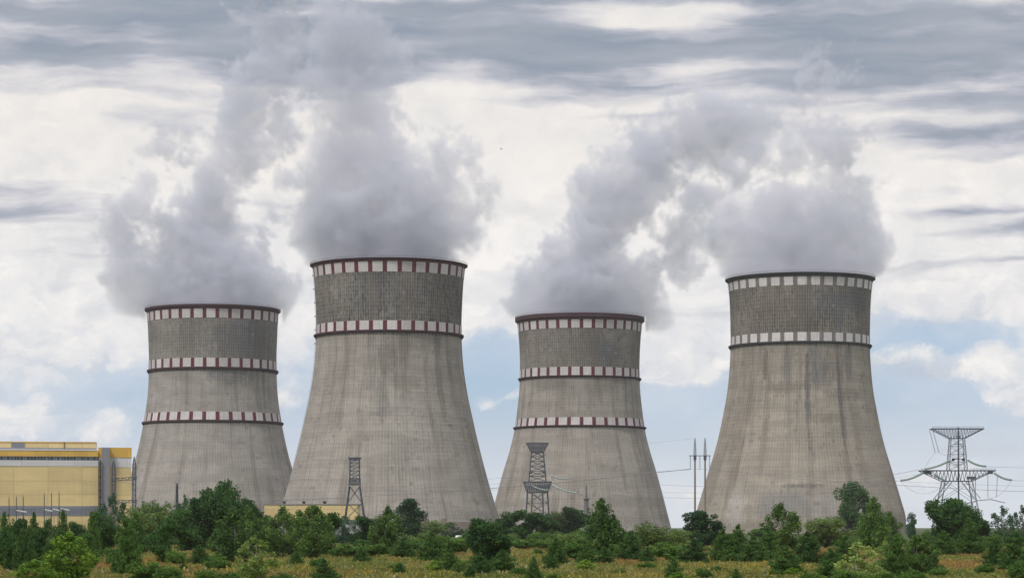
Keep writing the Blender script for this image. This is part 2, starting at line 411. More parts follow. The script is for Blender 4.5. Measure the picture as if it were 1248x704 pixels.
TOWERS = {}
def tower(key, label, cxp, yrim, prof_px, lip_y, bands, mat, lipmat, bandm, ladder=None, inlet=None, fascia=None):
    """prof_px: (photo row of the silhouette, half width in photo pixels)."""
    D = F * (150.0 - CAMZ) / (HY - yrim); s = D / F
    root = empty('cooling_tower', (px(cxp, D), D, 0), label, 'cooling tower', 'cooling towers of the power station')
    pts = [(pz(y, D), hw * s) for y, hw in prof_px]
    zb = -0.5
    zs = list(np.linspace(zb, 149.4, 90)); rs = spline(pts, zs)
    R = lambda z: spline(pts, [z])[0]
    Rt = R(149)
    def zf(y, r): return CAMZ + (HY - y) * (D - r) / F     # row on the near face -> height
    sh = MB()
    outer = list(zip(rs, zs)); inner = [(r - 0.9, z) for r, z in reversed(outer)]
    sh.lathe(outer + inner, 224, closed=True)
    shell = sh.build('shell', [mat], root, smooth=True)
    # raking columns and panels of the air inlet under the shell
    rb = R(zb)
    il = MB(); h_ = 6.5 if inlet else 2.0; r1 = R(h_)
    il.lathe([(rb + 0.35, -.2), (r1 + 0.35, h_), (r1 - .2, h_)], 160)
    il.build('base_ring', inlet or mat, root)
    # top ring beam with its walkway and railing
    z0, z1 = zf(lip_y[1], Rt), 150.0
    lp = MB()
    lf = z0 + .85
    fa = MB(); fa.lathe([(Rt - .2, z0), (Rt + 0.2, z0), (Rt + .24, lf + .3), (Rt - .2, lf + .3)], 224, closed=True); fa.build('fascia', fascia or M_fascia, root)
    lp.lathe([(Rt - 1.1, lf + .1), (Rt + 0.3, lf), (Rt + 1.55, lf + .6), (Rt + 1.6, z1), (Rt - 1.1, z1)], 224, closed=True)
    lp.build('ring_beam', lipmat, root)
    def railing(par, r, z, h=1.1, n=112):
        rl = MB()
        for hh in (h, h * 0.5): rl.lathe([(r - .05, z + hh), (r + .05, z + hh), (r + .05, z + hh + .1), (r - .05, z + hh + .1)], 112, closed=True)
        for i in range(n):
            a = 2 * PI * i / n
            rl.bar((r * math.sin(a), -r * math.cos(a), z), (r * math.sin(a), -r * math.cos(a), z + h), 0.05, 4)
        return rl.build('railing', M_rail, par)
    railing(root, Rt + 1.45, z1)
    for (ya, yb, yl) in bands:
        r0 = R(zf((ya + yb) / 2, Rt))
        za, zb_ = zf(ya, r0), zf(yb, r0)
        bd = MB()
        ring = [(R(q) + 0.14, q) for q in np.linspace(zb_, za, 7)]
        bd.lathe([(ring[0][0] - .12, ring[0][1])] + ring + [(ring[-1][0] - .12, ring[-1][1])], 224)
        bd.build('warning_band', bandm, root, smooth=False)
        if yl:
            zl = zf(yl, r0); rl_ = R(zb_)
            wk = MB()
            wk.lathe([(rl_ - .3, zl), (rl_ + 0.5, zl), (rl_ + 1.35, zl + .55), (rl_ + 1.35, zb_ - .02), (rl_ - .3, zb_ - .02)], 224, closed=True)
            for i in range(112):
                a = 2 * PI * i / 112
                wk.bar(((rl_ + .05) * math.sin(a), -(rl_ + .05) * math.cos(a), zl - 1.0), ((rl_ + 1.1) * math.sin(a), -(rl_ + 1.1) * math.cos(a), zl + .5), .12, 4)
            w_ = wk.build('walkway', lipmat, root)
    if ladder is not None:
        ld = MB(); a = ladder
        prev = None
        for q in np.linspace(14, 147, 60):
            r = R(q) + 0.35; p = Vector((r * math.sin(a), -r * math.cos(a), q))
            if prev is not None:
                for o_ in (-.35, .35):
                    e = Vector((math.cos(a) * o_, math.sin(a) * o_, 0)); ld.bar(prev + e, p + e, .07)
            prev = p
        for q in np.arange(106, 148, 7.6):
            r = R(q) + .5; cxx, cyy = r * math.sin(a), -r * math.cos(a)
            ld.box(cxx - .35, cyy - .8, q, cxx + .35, cyy + .8, q + .5)
        ld.build('ladder', M_rail, root)
    TOWERS[key] = dict(root=root, D=D, s=s, R=Rt, x=px(cxp, D), cxp=cxp, yrim=yrim)
    return root

grey_blue = (0.10, 0.105, 0.125)
slate = (0.20, 0.195, 0.195)
mc1 = concrete('concrete_first', (1.0, .925, .87), .6, 1.0, [(0.62, 128, .60, 14, .9, grey_blue), (0.42, 104, .40, 8, .65, grey_blue), (-.45, 126, .45, 9, .45, (.12, .115, .11)), (-.9, 132, .2, 5, .3, (.12, .115, .11))], z_band=113, streak=.15, speck=.45)
mc2 = concrete('concrete_second', (1.0, .915, .835), .85, 2.0, [(0.75, 84, .06, 30, .6, (.14, .125, .115)), (-.02, 74, .09, 16, .5, (.12, .115, .11)), (0.02, 96, .12, 13, .55, (.12, .11, .10)), (0.28, 82, .22, 5, .5, (.15, .125, .105)), (-.65, 64, .3, 3, .4, (.16, .135, .115)), (.5, 105, .3, 6, .4, (.13, .12, .11)), (0.05, 131, .8, 14, .45, (.10, .105, .115))], z_band=112, streak=.35, speck=1.0, n_rib=180)
mc3 = concrete('concrete_third', (1.0, .915, .83), .75, 3.0, [(0.42, 124, .34, 9, .85, grey_blue), (-.5, 101, .35, 5, .45, (.12, .11, .10)), (.35, 99, .3, 4, .4, (.13, .12, .11)), (-.3, 128, .4, 8, .4, (.12, .12, .115)), (.55, 45, .03, 22, .5, (.14, .125, .11))], z_band=112, streak=.2, speck=.55)
mc4 = concrete('concrete_fourth', (1.0, .885, .755), .85, 4.0, [(0.44, 128, .13, 13, .95, grey_blue), (.2, 134, .14, 8, .7, grey_blue), (-.2, 128, .3, 12, .5, (.11, .095, .08)), (.1, 98, .16, 14, .6, grey_blue), (.28, 95, .10, 16, .55, (.11, .10, .10)), (.6, 99, .10, 11, .6, grey_blue), (-.62, 99, .04, 11, .7, (.10, .09, .08)), (.55, 80, .3, 4, .55, (.14, .115, .095)), (-.35, 84, .3, 4, .5, (.14, .115, .095)), (.2, 66, .35, 3, .5, (.15, .125, .10)), (-.55, 52, .05, 22, .45, (.15, .13, .11)), (.62, 48, .06, 26, .5, (.14, .12, .10)), (-.85, 45, .03, 20, .6, (.10, .09, .085)), (-.06, 131, .05, 13, .6, grey_blue), (.75, 134, .4, 7, .75, grey_blue),
      (-.02, 82, .04, 34, .85, (.075, .075, .085)), (.43, 78, .032, 34, .85, (.075, .075, .085)), (-.3, 96, .10, 14, .35, grey_blue), (0.05, 18, .62, 8, .0, slate),
      (-.28, 16, .30, 10, .95, slate), (.12, 15, .16, 11, .6, (.27, .26, .265)), (-.05, 27, .22, 1.6, .9, (.15, .13, .13)), (-.78, 14, .14, 12, .6, (.44, .42, .41)), (.38, 12, .10, 9, .4, (.42, .40, .39)), (.0, 38, .05, 22, .4, (.12, .11, .1))], z_band=112, streak=1.0, speck=.8)
band_red = band_mat('red_and_white_band', 33, RED, 0.30, 1.0)
band_grey = band_mat('grey_and_white_band', 34, (0.17, 0.16, 0.15), 0.33, 2.0, 1.18)

tower('t1', 'far left cooling tower with three red and white bands beside the yellow hall', 259.5, 377.5,
      [(376, 79.6), (384, 79.2), (410, 78), (440, 77.1), (455, 77.3), (480, 78.6), (500, 81), (520, 84.4), (540, 88.5), (557, 92.6), (569, 96), (600, 104.5), (620, 110), (648, 116)],
      (370, 375.2), [(375.5, 386.6, None), (435.5, 446.4, 449.6), (501, 511, 514.2)], mc1, M_lip_red, band_red)
tower('t2', 'largest cooling tower with two red and white bands and steam billowing above', 474, 324,
      [(323, 93), (335, 91.6), (370, 89.3), (400, 88.4), (412, 88.6), (440, 90.2), (480, 95.8), (512, 102.6), (540, 109), (569, 116.4), (597, 124.2), (612, 128.8), (626, 133.4), (650, 141)],
      (312, 317.6), [(318.0, 330.4, None), (390, 401.4, 404.6)], mc2, M_lip_red, band_red, ladder=-1.5, inlet=M_louvre)
tower('t3', 'smaller cooling tower with three red and white bands right of the largest tower', 706.5, 387.5,
      [(386, 76.4), (400, 75.2), (430, 73.2), (463, 73), (480, 74), (500, 76.2), (527, 80.1), (545, 84.4), (577, 94), (605, 101.6), (632, 108.6), (649, 113)],
      (382.5, 388), [(388.6, 399, None), (446.4, 456.7, 458.9), (507.8, 517.3, 519.6)], mc3, M_lip_red, band_red)
tower('t4', 'far right cooling tower with two grey and white bands and streaked concrete', 975, 340.5,
      [(340, 88), (350, 86.8), (400, 84.4), (425, 84.3), (440, 85), (480, 88.8), (500, 92.4), (540, 101), (580, 113), (612, 122.5), (624, 126), (630, 127.2), (640, 127.6), (650, 127.6)],
      (330.2, 335.6), [(336.6, 346.9, None), (404.4, 415, 417.9)], mc4, M_lip_grey, band_grey, fascia=M_lip_grey)
# ------------------------------------------------------------------ thin summer haze
def build_haze():
    m = bpy.data.materials.new('thin_haze'); m.use_nodes = True
    t = m.node_tree; t.nodes.clear()
    o = t.nodes.new('ShaderNodeOutputMaterial'); v = t.nodes.new('ShaderNodeVolumePrincipled')
    v.inputs['Color'].default_value = (0.90, 0.92, 1.0, 1); v.inputs['Density'].default_value = 0.000034
    v.inputs['Anisotropy'].default_value = 0.2
    t.links.new(v.outputs[0], o.inputs['Volume'])
    mb = MB(); mb.box(-3200, -600, -1.0, 3200, 6200, 420)
    tag(mb.build('haze', m), kind='stuff')
build_haze()
# ------------------------------------------------------------------ steam: a density grid per tower
def steam_mat(name, color, dens):
    m = bpy.data.materials.new(name); m.use_nodes = True
    t = m.node_tree; t.nodes.clear()
    o = t.nodes.new('ShaderNodeOutputMaterial'); v = t.nodes.new('ShaderNodeVolumePrincipled')
    v.inputs['Color'].default_value = (*color, 1); v.inputs['Density'].default_value = dens
    v.inputs['Anisotropy'].default_value = 0.0
    t.links.new(v.outputs[0], o.inputs['Volume'])
    return m
M_steam = steam_mat('steam', (0.785, 0.80, 0.885), 0.085)
VOX = 1.5
FLAT = 1.9       # plumes are shallower than they are wide
def plume(key, label, blobs, seed, thr=(0.30, 0.74), amp=1.28, droop=False):
    T = TOWERS[key]; s = T['s']
    o_me = bpy.data.volumes.new('steam_plume')
    ob = bpy.data.objects.new('steam_plume', o_me); COL.objects.link(ob)
    ob.location = (T['x'], T['D'], 150.0)
    tag(ob, label, 'steam plume', 'steam plumes above the cooling towers')
    L = []
    rng = random.Random(seed)
    for bl in blobs:
        bx, by, br = bl[:3]; w = bl[3] if len(bl) > 3 else 1.0
        L.append(((bx - T['cxp']) * s, rng.uniform(-.35, .35) * br * s, (T['yrim'] - by) * s, br * s * 1.16, w))
    lo = [min(b[i] - b[3] * 1.0 for b in L) for i in range(3)]; hi = [max(b[i] + b[3] * 1.0 for b in L) for i in range(3)]
    lo[2] = max(lo[2], -30); 
    t = bpy.data.node_groups.new('steam_field', 'GeometryNodeTree')
    t.interface.new_socket('Geometry', in_out='INPUT', socket_type='NodeSocketGeometry')
    t.interface.new_socket('Geometry', in_out='OUTPUT', socket_type='NodeSocketGeometry')
    go = t.nodes.new('NodeGroupOutput')
    vc = t.nodes.new('GeometryNodeVolumeCube'); sm = t.nodes.new('GeometryNodeSetMaterial')
    sm.inputs['Material'].default_value = M_steam
    vc.inputs['Min'].default_value = lo; vc.inputs['Max'].default_value = hi
    for i, a in enumerate('XYZ'): vc.inputs['Resolution ' + a].default_value = max(8, int((hi[i] - lo[i]) / VOX))
    pos = t.nodes.new('GeometryNodeInputPosition').outputs[0]
    def vmath(op, a, b):
        n = t.nodes.new('ShaderNodeVectorMath'); n.operation = op
        for i, v in enumerate((a, b)):
            if isinstance(v, bpy.types.NodeSocket): t.links.new(v, n.inputs[i])
            else: n.inputs[i].default_value = v
        return n
    sh = vmath('ADD', pos, (seed * 131.7, seed * 57.1, seed * 91.3)).outputs[0]
    shn = vmath('MULTIPLY', sh, (1.0, .3, 1.0)).outputs[0]
    w1 = vmath('SUBTRACT', noise(t, shn, 1 / 60.0, 3, 0.55, color=True), (.5, .5, .5)).outputs[0]
    w1 = vmath('MULTIPLY', w1, (44, 44, 44)).outputs[0]
    w2 = vmath('SUBTRACT', noise(t, shn, 1 / 14.0, 4, 0.65, color=True), (.5, .5, .5)).outputs[0]
    w2 = vmath('MULTIPLY', w2, (21, 21, 21)).outputs[0]
    z0 = sep(t, pos)[2]
    fade = z0.step(-4.0, 26.0)                      # steam leaves the mouth undisturbed, breaks up above
    fs = fade.s
    wsum = vmath('ADD', w1, w2).outputs[0]
    wv = t.nodes.new('ShaderNodeVectorMath'); wv.operation = 'SCALE'
    t.links.new(wsum, wv.inputs[0]); t.links.new(fs, wv.inputs['Scale'])
    p = vmath('MULTIPLY', vmath('ADD', pos, wv.outputs[0]).outputs[0], (1.0, FLAT, 1.0)).outputs[0]
    f = None
    for (bx, by, bz, br, w) in L:
        d = X(t, vmath('DISTANCE', p, (bx, by * FLAT, bz)).outputs['Value'])
        q = (d * d)._m('MULTIPLY_ADD', -1.0 / (br * br), 1.0).max(0.0) * w
        f = q if f is None else f + q
    f = f.min(1.25)
    n1 = noise(t, shn, 1 / 30.0, 7, 0.70)
    n2 = noise(t, wv.outputs[0] if False else vmath('ADD', shn, w1).outputs[0], 1 / 11.0, 5, 0.68)
    dens = (f + ((n1 - 0.5) * 2.9 + (n2 - 0.5) * 2.1) * (fade * 0.8 + 0.2) * amp).step(thr[0], thr[1])
    dens = dens * (f.step(0.0, 0.12))
    zf = z0.step(0, 190, 0.8, 0.75)
    # inside the tower mouth the column keeps to the mouth
    px_, py_, pz_ = sep(t, pos)
    rad = (px_ * px_ + py_ * py_)._m('SQRT')
    keep = (rad.lt(T['R'] - 1.5)).max(z0.gt(0.5)).max(rad.gt(T['R'] + 3.0) * z0.step(-22.0 if droop else -1.0, -6.0 if droop else 8.0))
    dens = dens * zf * keep
    t.links.new(dens.s, vc.inputs['Density'])
    t.links.new(vc.outputs[0], sm.inputs[0]); t.links.new(sm.outputs[0], go.inputs[0])
    md = ob.modifiers.new('steam', 'NODES'); md.node_group = t
    o_me.materials.append(M_steam)
    return ob

plume('t1', 'ragged steam plume drifting left from the far left tower', [
    (262, 372, 80), (215, 362, 60), (300, 360, 58), (240, 330, 62, .9), (180, 340, 44, .9), (157, 330, 42), (150, 362, 28), (155, 290, 36, .9), (163, 255, 32, .8),
    (185, 238, 30, .62), (228, 285, 46, .9), (252, 262, 44, .95), (285, 300, 42, .85), (272, 225, 42, .95), (288, 185, 44), (294, 140, 44), (306, 100, 46), (318, 62, 46, .95), (328, 20, 50, .85),
    (205, 185, 36, .78), (240, 172, 30, .78), (345, 175, 30, .72), (350, 120, 36, .72), (356, 70, 34, .6), (330, 360, 40, .85), (355, 345, 26, .6), (335, -25, 52, .75), (235, 100, 26, .45), (335, 240, 30, .5), (315, 280, 30, .5), (185, 190, 24, .55)], 1, droop=True)
plume('t2', 'broad dense steam plume rising from the largest tower', [
    (470, 318, 92), (430, 300, 64), (515, 300, 64), (470, 262, 80), (398, 265, 50, .9), (535, 262, 46, .85), (440, 215, 66), (500, 215, 54, .9), (550, 215, 38, .62), (577, 255, 40, .5),
    (402, 200, 46, .9), (425, 165, 54), (468, 160, 48, .85), (415, 120, 44, .9), (450, 105, 46, .9), (430, 72, 52, .9), (465, 65, 38, .7), (398, 55, 42, .62), (425, 25, 48, .78), (425, -20, 50, .66),
    (375, 225, 34, .65), (372, 170, 30, .6), (530, 180, 34, .62), (592, 300, 30, .42), (565, 180, 24, .45)], 2)
plume('t3', 'leaning steam plume trailing right from the smaller tower in the middle', [
    (706, 386, 76), (670, 372, 54), (740, 372, 56), (655, 350, 42), (700, 340, 60), (690, 300, 48), (735, 300, 50), (735, 255, 50), (775, 250, 46, .9), (780, 205, 50), (820, 185, 50, .95), (850, 155, 50),
    (888, 145, 46, .95), (880, 190, 44, .85), (922, 160, 42, .75), (742, 200, 38, .7), (770, 340, 42, .8), (790, 378, 34, .8), (815, 388, 22, .6), (812, 300, 34, .7), (838, 290, 32, .78), (842, 335, 26, .68), (775, 145, 30, .58), (728, 190, 26, .5), (650, 315, 26, .5), (845, 245, 30, .7), (715, 235, 30, .6)], 3, droop=True)
plume('t4', 'low wide steam plume with ragged gaps above the far right tower', [
    (973, 335, 88), (925, 322, 58), (1020, 322, 60), (905, 296, 50, .9), (958, 290, 54, .85), (1025, 288, 50, .9), (1055, 290, 40, .8), (880, 265, 42, .8), (868, 230, 38, .7), (918, 250, 40, .75), (955, 235, 34, .62),
    (1015, 250, 42, .78), (1048, 250, 36, .72), (1022, 212, 38, .74), (1000, 180, 42, .88), (1035, 176, 38, .85), (965, 188, 36, .72), (982, 140, 40, .7), (1000, 95, 42, .56), (938, 195, 36, .68), (1085, 285, 28, .5), (905, 205, 36, .7), (865, 310, 30, .65), (1070, 240, 24, .5)], 4)
# ------------------------------------------------------------------ yellow turbine hall
def cladding(name, c, sx, sz, line=0.75, var=0.1):
    """Ribbed sheet cladding: faint panel joints, slight fading."""
    m, t, b = new_mat(name)
    x, y, z = sep(t, objco(t))
    n = noise(t, comb(t, x * 0.06, y * 0.06, z * 0.25), 1.0, 6, 0.6)
    st = noise(t, comb(t, x * 0.9, y * 0.9, z * 0.03), 1.0, 4, 0.6)
    cell = white(t, comb(t, (x * (1 / sx)).floor(), 0.0, (z * (1 / sz)).floor()))
    f = ((n - .5) * 1.4 + (cell - .5) * .55 + (st - .5) * .6 + .5).clamp()
    col = mix(t, f, tuple(v * (1 - var) for v in c), tuple(v * (1 + var) for v in c))
    jx = ((x * (1 / sx)).frac() - .5).abs().step(.47, .495); jz = ((z * (1 / sz)).frac() - .5).abs().step(.44, .49)
    col = mix(t, jx.max(jz) * (1 - line), col, tuple(v * .45 for v in c))
    setc(t, b, col); b.inputs['Roughness'].default_value = 0.6; b.inputs['Specular IOR Level'].default_value = 0.3
    return m
M_yel = cladding('pale_yellow_cladding', (0.60, 0.465, 0.235), 15.4, 6.2, .72, .17)
M_ora = cladding('orange_yellow_cladding', (0.58, 0.355, 0.075), 6.0, 3.0, .8, .14)
M_whi = cladding('white_cladding', (0.55, 0.54, 0.56), 12.0, 1.6, .75, .14)
M_gry = cladding('blue_grey_cladding', (0.17, 0.18, 0.215), 7.5, 2.0, .7, .2)
M_shaft = cladding('grey_concrete_panels', (0.22, 0.215, 0.24), 3.6, 2.6, .8)
M_roof = plain('grey_roof_sheet', (0.24, 0.24, 0.26), .8, scale=.1)
M_dark = plain('dark_painted_steel', (0.045, 0.045, 0.055), .6)
m_, t_, b_ = new_mat('dusty_window_glass')
xx, yy, zz = sep(t_, objco(t_))
setc(t_, b_, mix(t_, white(t_, comb(t_, (xx * .8).floor(), 0., (zz * .5).floor())).step(.2, .9), (0.03, .04, .05), (.13, .16, .18)))
b_.inputs['Roughness'].default_value = .25; M_glass = m_
M_frame = plain('window_frame_grey', (0.20, 0.22, 0.24), .6)

def hall():
    D = 1100.0; s = D / F
    x1 = px(159.6, D); xs0, xs1 = px(124.2, D), px(133.6, D); xl = px(-120, D); xm = px(119.8, D)
    Z = lambda y: pz(y, D)
    root = empty('turbine_hall', (px(60, D), D + 20, 0), 'long yellow turbine hall with white stripe and dark window strip at the left edge', 'industrial hall')
    ox, oy = px(60, D), D + 20
    def part(name, mat, boxes, parent=root):
        mb = MB()
        for (a, y0, z0, c, y1, z1) in boxes: mb.box(a - ox, y0 - oy, z0, c - ox, y1 - oy, z1)
        return mb.build(name, mat, parent)
    YF = D
    part('wall', M_yel, [(xl, YF, Z(628) + .0, xm, YF + 40, Z(616.4)), ] and [(xl, YF, 0, xm, YF + 40, Z(628.0)), (xl, YF + .02, Z(616.2), xm, YF + 40, Z(568))])
    part('plinth_band', M_gry, [(xl, YF - .15, Z(628.0) , xm, YF + 40, Z(616.2))])
    part('white_stripe', M_whi, [(xl, YF - .1, Z(568), xm, YF + 40, Z(561.2))])
    w = part('window_strip', M_glass, [(xl, YF + .3, Z(561.2), xm, YF + 40, Z(556.2))])
    fr = [(a, YF - .02, Z(561.2), a + .22, YF + .3, Z(556.2)) for a in np.arange(xl, xm, 1.5)] + [(xl, YF - .03, q, xm, YF + .3, q + .2) for q in (Z(561.2) + .01, Z(556.2) - .22)]
    part('window_mullion', M_frame, fr, w)
    part('upper_stripe', M_ora, [(xl, YF - .12, Z(556.2), xm, YF + 40, Z(549.2))])
    part('parapet', M_whi, [(xl, YF - .3, Z(549.2), xm - .6, YF + 40, Z(547.6))])
    up = part('roof_monitor', M_yel, [(xl, YF + 3, Z(547.6), px(117.2, D), YF + 36, Z(539.4))])
    part('eave_trim', M_roof, [(xl, YF + 2.6, Z(547.6), px(117.4, D), YF + 3 - .003, Z(545.6))], up)
    part('coping', M_ora, [(xl, YF + 2.8, Z(539.4), px(117.6, D), YF + 36.2, Z(538.2))], up)
    part('grey_panel', M_gry, [(px(16, D), YF + 2.85, Z(545.4), px(32, D), YF + 2.99, Z(539.6))], up)
    part('pipe', M_dark, [(px(78.6, D), YF + 2.5, Z(547), px(79.6, D), YF + 2.59, Z(538.5))], up)
    en = part('end_block', M_yel, [(xm + .01, YF + 1, 0, x1, YF + 42, Z(569))])
    part('end_white_stripe', M_whi, [(xm + .012, YF + .9, Z(569), x1 + .05, YF + 42, Z(557.2))], en)
    part('end_cap', M_ora, [(xm - .01, YF + .7, Z(557.2), x1 + .2, YF + 42.2, Z(545))], en)
    shf = part('stair_shaft', M_shaft, [(xs0, YF - 3, 0, xs1, YF + .68, Z(545.3))])
    mb = MB(); xp = xs0 - .6
    mb.bar((xp - ox, YF - 3.6 - oy, 0), (xp - ox, YF - 3.6 - oy, Z(561)), .45, 8)
    for q in np.arange(8, Z(562), 3.1): mb.box(xp - .9 - ox, YF - 4.3 - oy, q, xp + .75 - ox, YF - 3.02 - oy, q + .35)
    mb.build('fire_escape', M_dark, root)
    # the gable runs along the line of sight: turn the hall about its front right corner
    th = 0.165; cx_, cy_ = x1 - ox, YF + 1 - oy
    root.rotation_euler = (0, 0, th)
    root.location = (ox + cx_ - (cx_ * math.cos(th) - cy_ * math.sin(th)), oy + cy_ - (cx_ * math.sin(th) + cy_ * math.cos(th)), 0)
hall()

M_basew = plain('dirty_pale_render', (.36, .37, .38), .9, scale=.2)
def small_hall():
    D = 1150.0; Z = lambda y: pz(y, D)
    ox = px(378, D)
    root = empty('service_building', (ox, D, 0), 'low flat yellow building with white base at the foot of the largest tower', 'industrial building')
    a, b = px(322, D) - ox, px(435.5, D) - ox
    mb = MB(); mb.box(a, 0, Z(632.6), b, 24, Z(614.6)); mb.build('wall', M_yel, root)
    mb = MB(); mb.box(a, .25, 0, b, 24, Z(632.6) - .01); mb.build('base_wall', M_basew, root)
    mb = MB(); mb.box(a - .3, -.3, Z(614.6) + .01, b + .3, 24.3, Z(613.4))
    mb.build('roof', M_roof, root)
    for x_ in (394.5, 369, 345):
        mb = MB(); q = px(x_, D) - ox
        mb.lathe([(.7, 0), (.7, .8), (1.0, .9), (1.0, 1.2), (0.02, 1.45)], 12); o = mb.build('roof_vent', M_dark, root); o.location = (q, 6, Z(613.4))
    for x_ in np.arange(330, 434, 9):
        mb = MB(); mb.box(px(x_, D) - ox, .1, Z(638), px(x_ + 5, D) - ox, .247, Z(634.5)); mb.build('window', M_glass, root)
small_hall()

def shed(label, xa, xb, ya, D, depth=12):
    Z = lambda y: pz(y, D); ox = px((xa + xb) / 2, D); w = (xb - xa) / 2 * D / F
    root = empty('white_shed', (ox, D, 0), label, 'shed')
    mb = MB(); mb.box(-w, 0, 0, w, depth, Z(ya) - .9); mb.build('wall', M_whi, root)
    h = Z(ya)
    mb = MB(); z0 = h - .9
    mb.add([(-w - .3, -.4, z0 + .01), (w + .3, -.4, z0 + .01), (w + .3, depth + .4, z0 + .01), (-w - .3, depth + .4, z0 + .01), (-w - .3, depth / 2, h), (w + .3, depth / 2, h)],
           [(0, 1, 5, 4), (2, 3, 4, 5), (0, 4, 3), (1, 2, 5), (3, 2, 1, 0)]); mb.build('roof', plain('pale_roof', (.6, .62, .65), .5), root)
shed('low white shed half hidden by bushes at the right foot of the largest tower', 556, 578, 652.0, 800)
shed('small white hut peeking between bushes at the foot of the middle tower', 752, 764, 650.6, 800)

# ------------------------------------------------------------------ lattice work
M_lat = plain('galvanised_lattice_steel', (0.18, 0.19, 0.215), .6, .3)
M_lat_d = plain('dark_blue_grey_lattice_steel', (0.10, 0.108, 0.135), .6, .3)
m_, t_, b_ = new_mat('green_glass_insulators'); setc(t_, b_, (0.30, 0.38, 0.36)); b_.inputs['Roughness'].default_value = .2; M_ins = m_
M_wire = plain('weathered_conductor', (0.22, 0.22, 0.24), .5, .2)
M_conc = plain('grey_concrete_pole', (0.21, 0.19, 0.17), .9, scale=.3)

def lattice(mb, z0, w0, d0, z1, w1, d1, n, r, rb=None, cx0=0., cx1=0., horiz=True):
    """Four-legged panel tower between two levels; w/d half sizes."""
    rb = rb or r * .6
    def c(k, sx, sy):
        f = k / n
        return Vector((cx0 + (cx1 - cx0) * f + sx * (w0 + (w1 - w0) * f), sy * (d0 + (d1 - d0) * f), z0 + (z1 - z0) * f))
    q = [(-1, -1), (1, -1), (1, 1), (-1, 1)]
    for s_ in q: mb.bar(c(0, *s_), c(n, *s_), r)
    for k in range(n):
        for i in range(4):
            a, b = q[i], q[(i + 1) % 4]
            mb.bar(c(k, *a), c(k + 1, *b), rb); mb.bar(c(k, *b), c(k + 1, *a), rb)
            if horiz: mb.bar(c(k + 1, *a), c(k + 1, *b), rb)
def truss_arm(mb, zt, zb, wt, wb, dep, n, r, rb=None):
    """Crossarm across X: level top chord of half width wt, bottom chord that slopes in to half width wb."""
    rb = rb or r * .6
    for sy in (-dep, dep):
        mb.bar((-wt, sy, zt), (wt, sy, zt), r); mb.bar((-wb, sy, zb), (wb, sy, zb), r)
        for sx in (-1, 1):
            mb.bar((sx * wt, sy, zt), (sx * wb, sy, zb), r)
        def low(x): return zb if abs(x) < wb else zb + (zt - zb) * (abs(x) - wb) / (wt - wb)
        xs = np.linspace(-wt, wt, n + 1)
        for i in range(n):
            xm = (xs[i] + xs[i + 1]) / 2
            mb.bar((xs[i], sy, zt), (xm, sy, low(xm)), rb); mb.bar((xm, sy, low(xm)), (xs[i + 1], sy, zt), rb)
    for x_ in np.linspace(-wt, wt, n + 1): mb.bar((x_, -dep, zt), (x_, dep, zt), rb)
def insulator(name, a, b, r, parent, sag=0.0, n=18, mat=None):
    """String of discs from a to b."""
    mb = MB(); a, b = Vector(a), Vector(b); pts, rs = [], []
    for k in range(n * 2 + 1):
        f = k / (n * 2); p = a.lerp(b, f); p.z -= sag * 4 * f * (1 - f)
        pts.append(p); rs.append(r if k % 2 else r * .6)
    mb.tube(pts, rs, 8); return mb.build(name, mat or M_ins, parent)

def gantry():
    D = 1040.0; s = D / F; ox = px(151, D)
    root = empty('lattice_gantry', (ox, D, 0), 'steel lattice portal gantry with two beams beside the yellow hall', 'gantry')
    for xp, w, ytop, yb in ((138.4, 2.2, 568, 560), (163.6, 2.2, 567, 556)):
        mb = MB(); x_ = px(xp, D) - ox
        lattice(mb, 0, w * s * .8, .9, pz(ytop, D), w * s * .8, .9, 13, .17, .075, x_, x_)
        lattice(mb, pz(ytop, D), w * s * .8, .9, pz(yb, D), .05, .05, 3, .14, .07, x_, x_)
        mb.build('column', M_lat_d, root)
    for ya, yb in ((585, 581.8), (612.2, 609.2)):
        mb = MB(); a, b = px(135, D) - ox, px(167, D) - ox; z0, z1 = pz(ya, D), pz(yb, D)
        dz = .45 if ya < 600 else 0.1
        for sy in (-.7, .7):
            for zz_ in (z0, z1): mb.bar((a, sy, zz_ - dz), (b, sy, zz_ + dz), .2)
            xs = np.linspace(a, b, 9)
            for i in range(8):
                u0 = (xs[i] - a) / (b - a) * 2 - 1; u1 = (xs[i + 1] - a) / (b - a) * 2 - 1
                mb.bar((xs[i], sy, (z0 if i % 2 else z1) + dz * u0), (xs[i + 1], sy, (z1 if i % 2 else z0) + dz * u1), .12)
        for x_ in np.linspace(a, b, 9): mb.bar((x_, -.7, z1), (x_, .7, z1), .1)
        mb.build('beam', M_lat_d, root)
    mb = MB(); a, b = px(140, D) - ox, px(161, D) - ox
    mb.tube([(a + (b - a) * f, -.2, pz(587 + 2.5 * 4 * f * (1 - f) * -1 + 3, D)) for f in np.linspace(0, 1, 9)], .09, 5); mb.build('busbar', M_wire, root)
gantry()

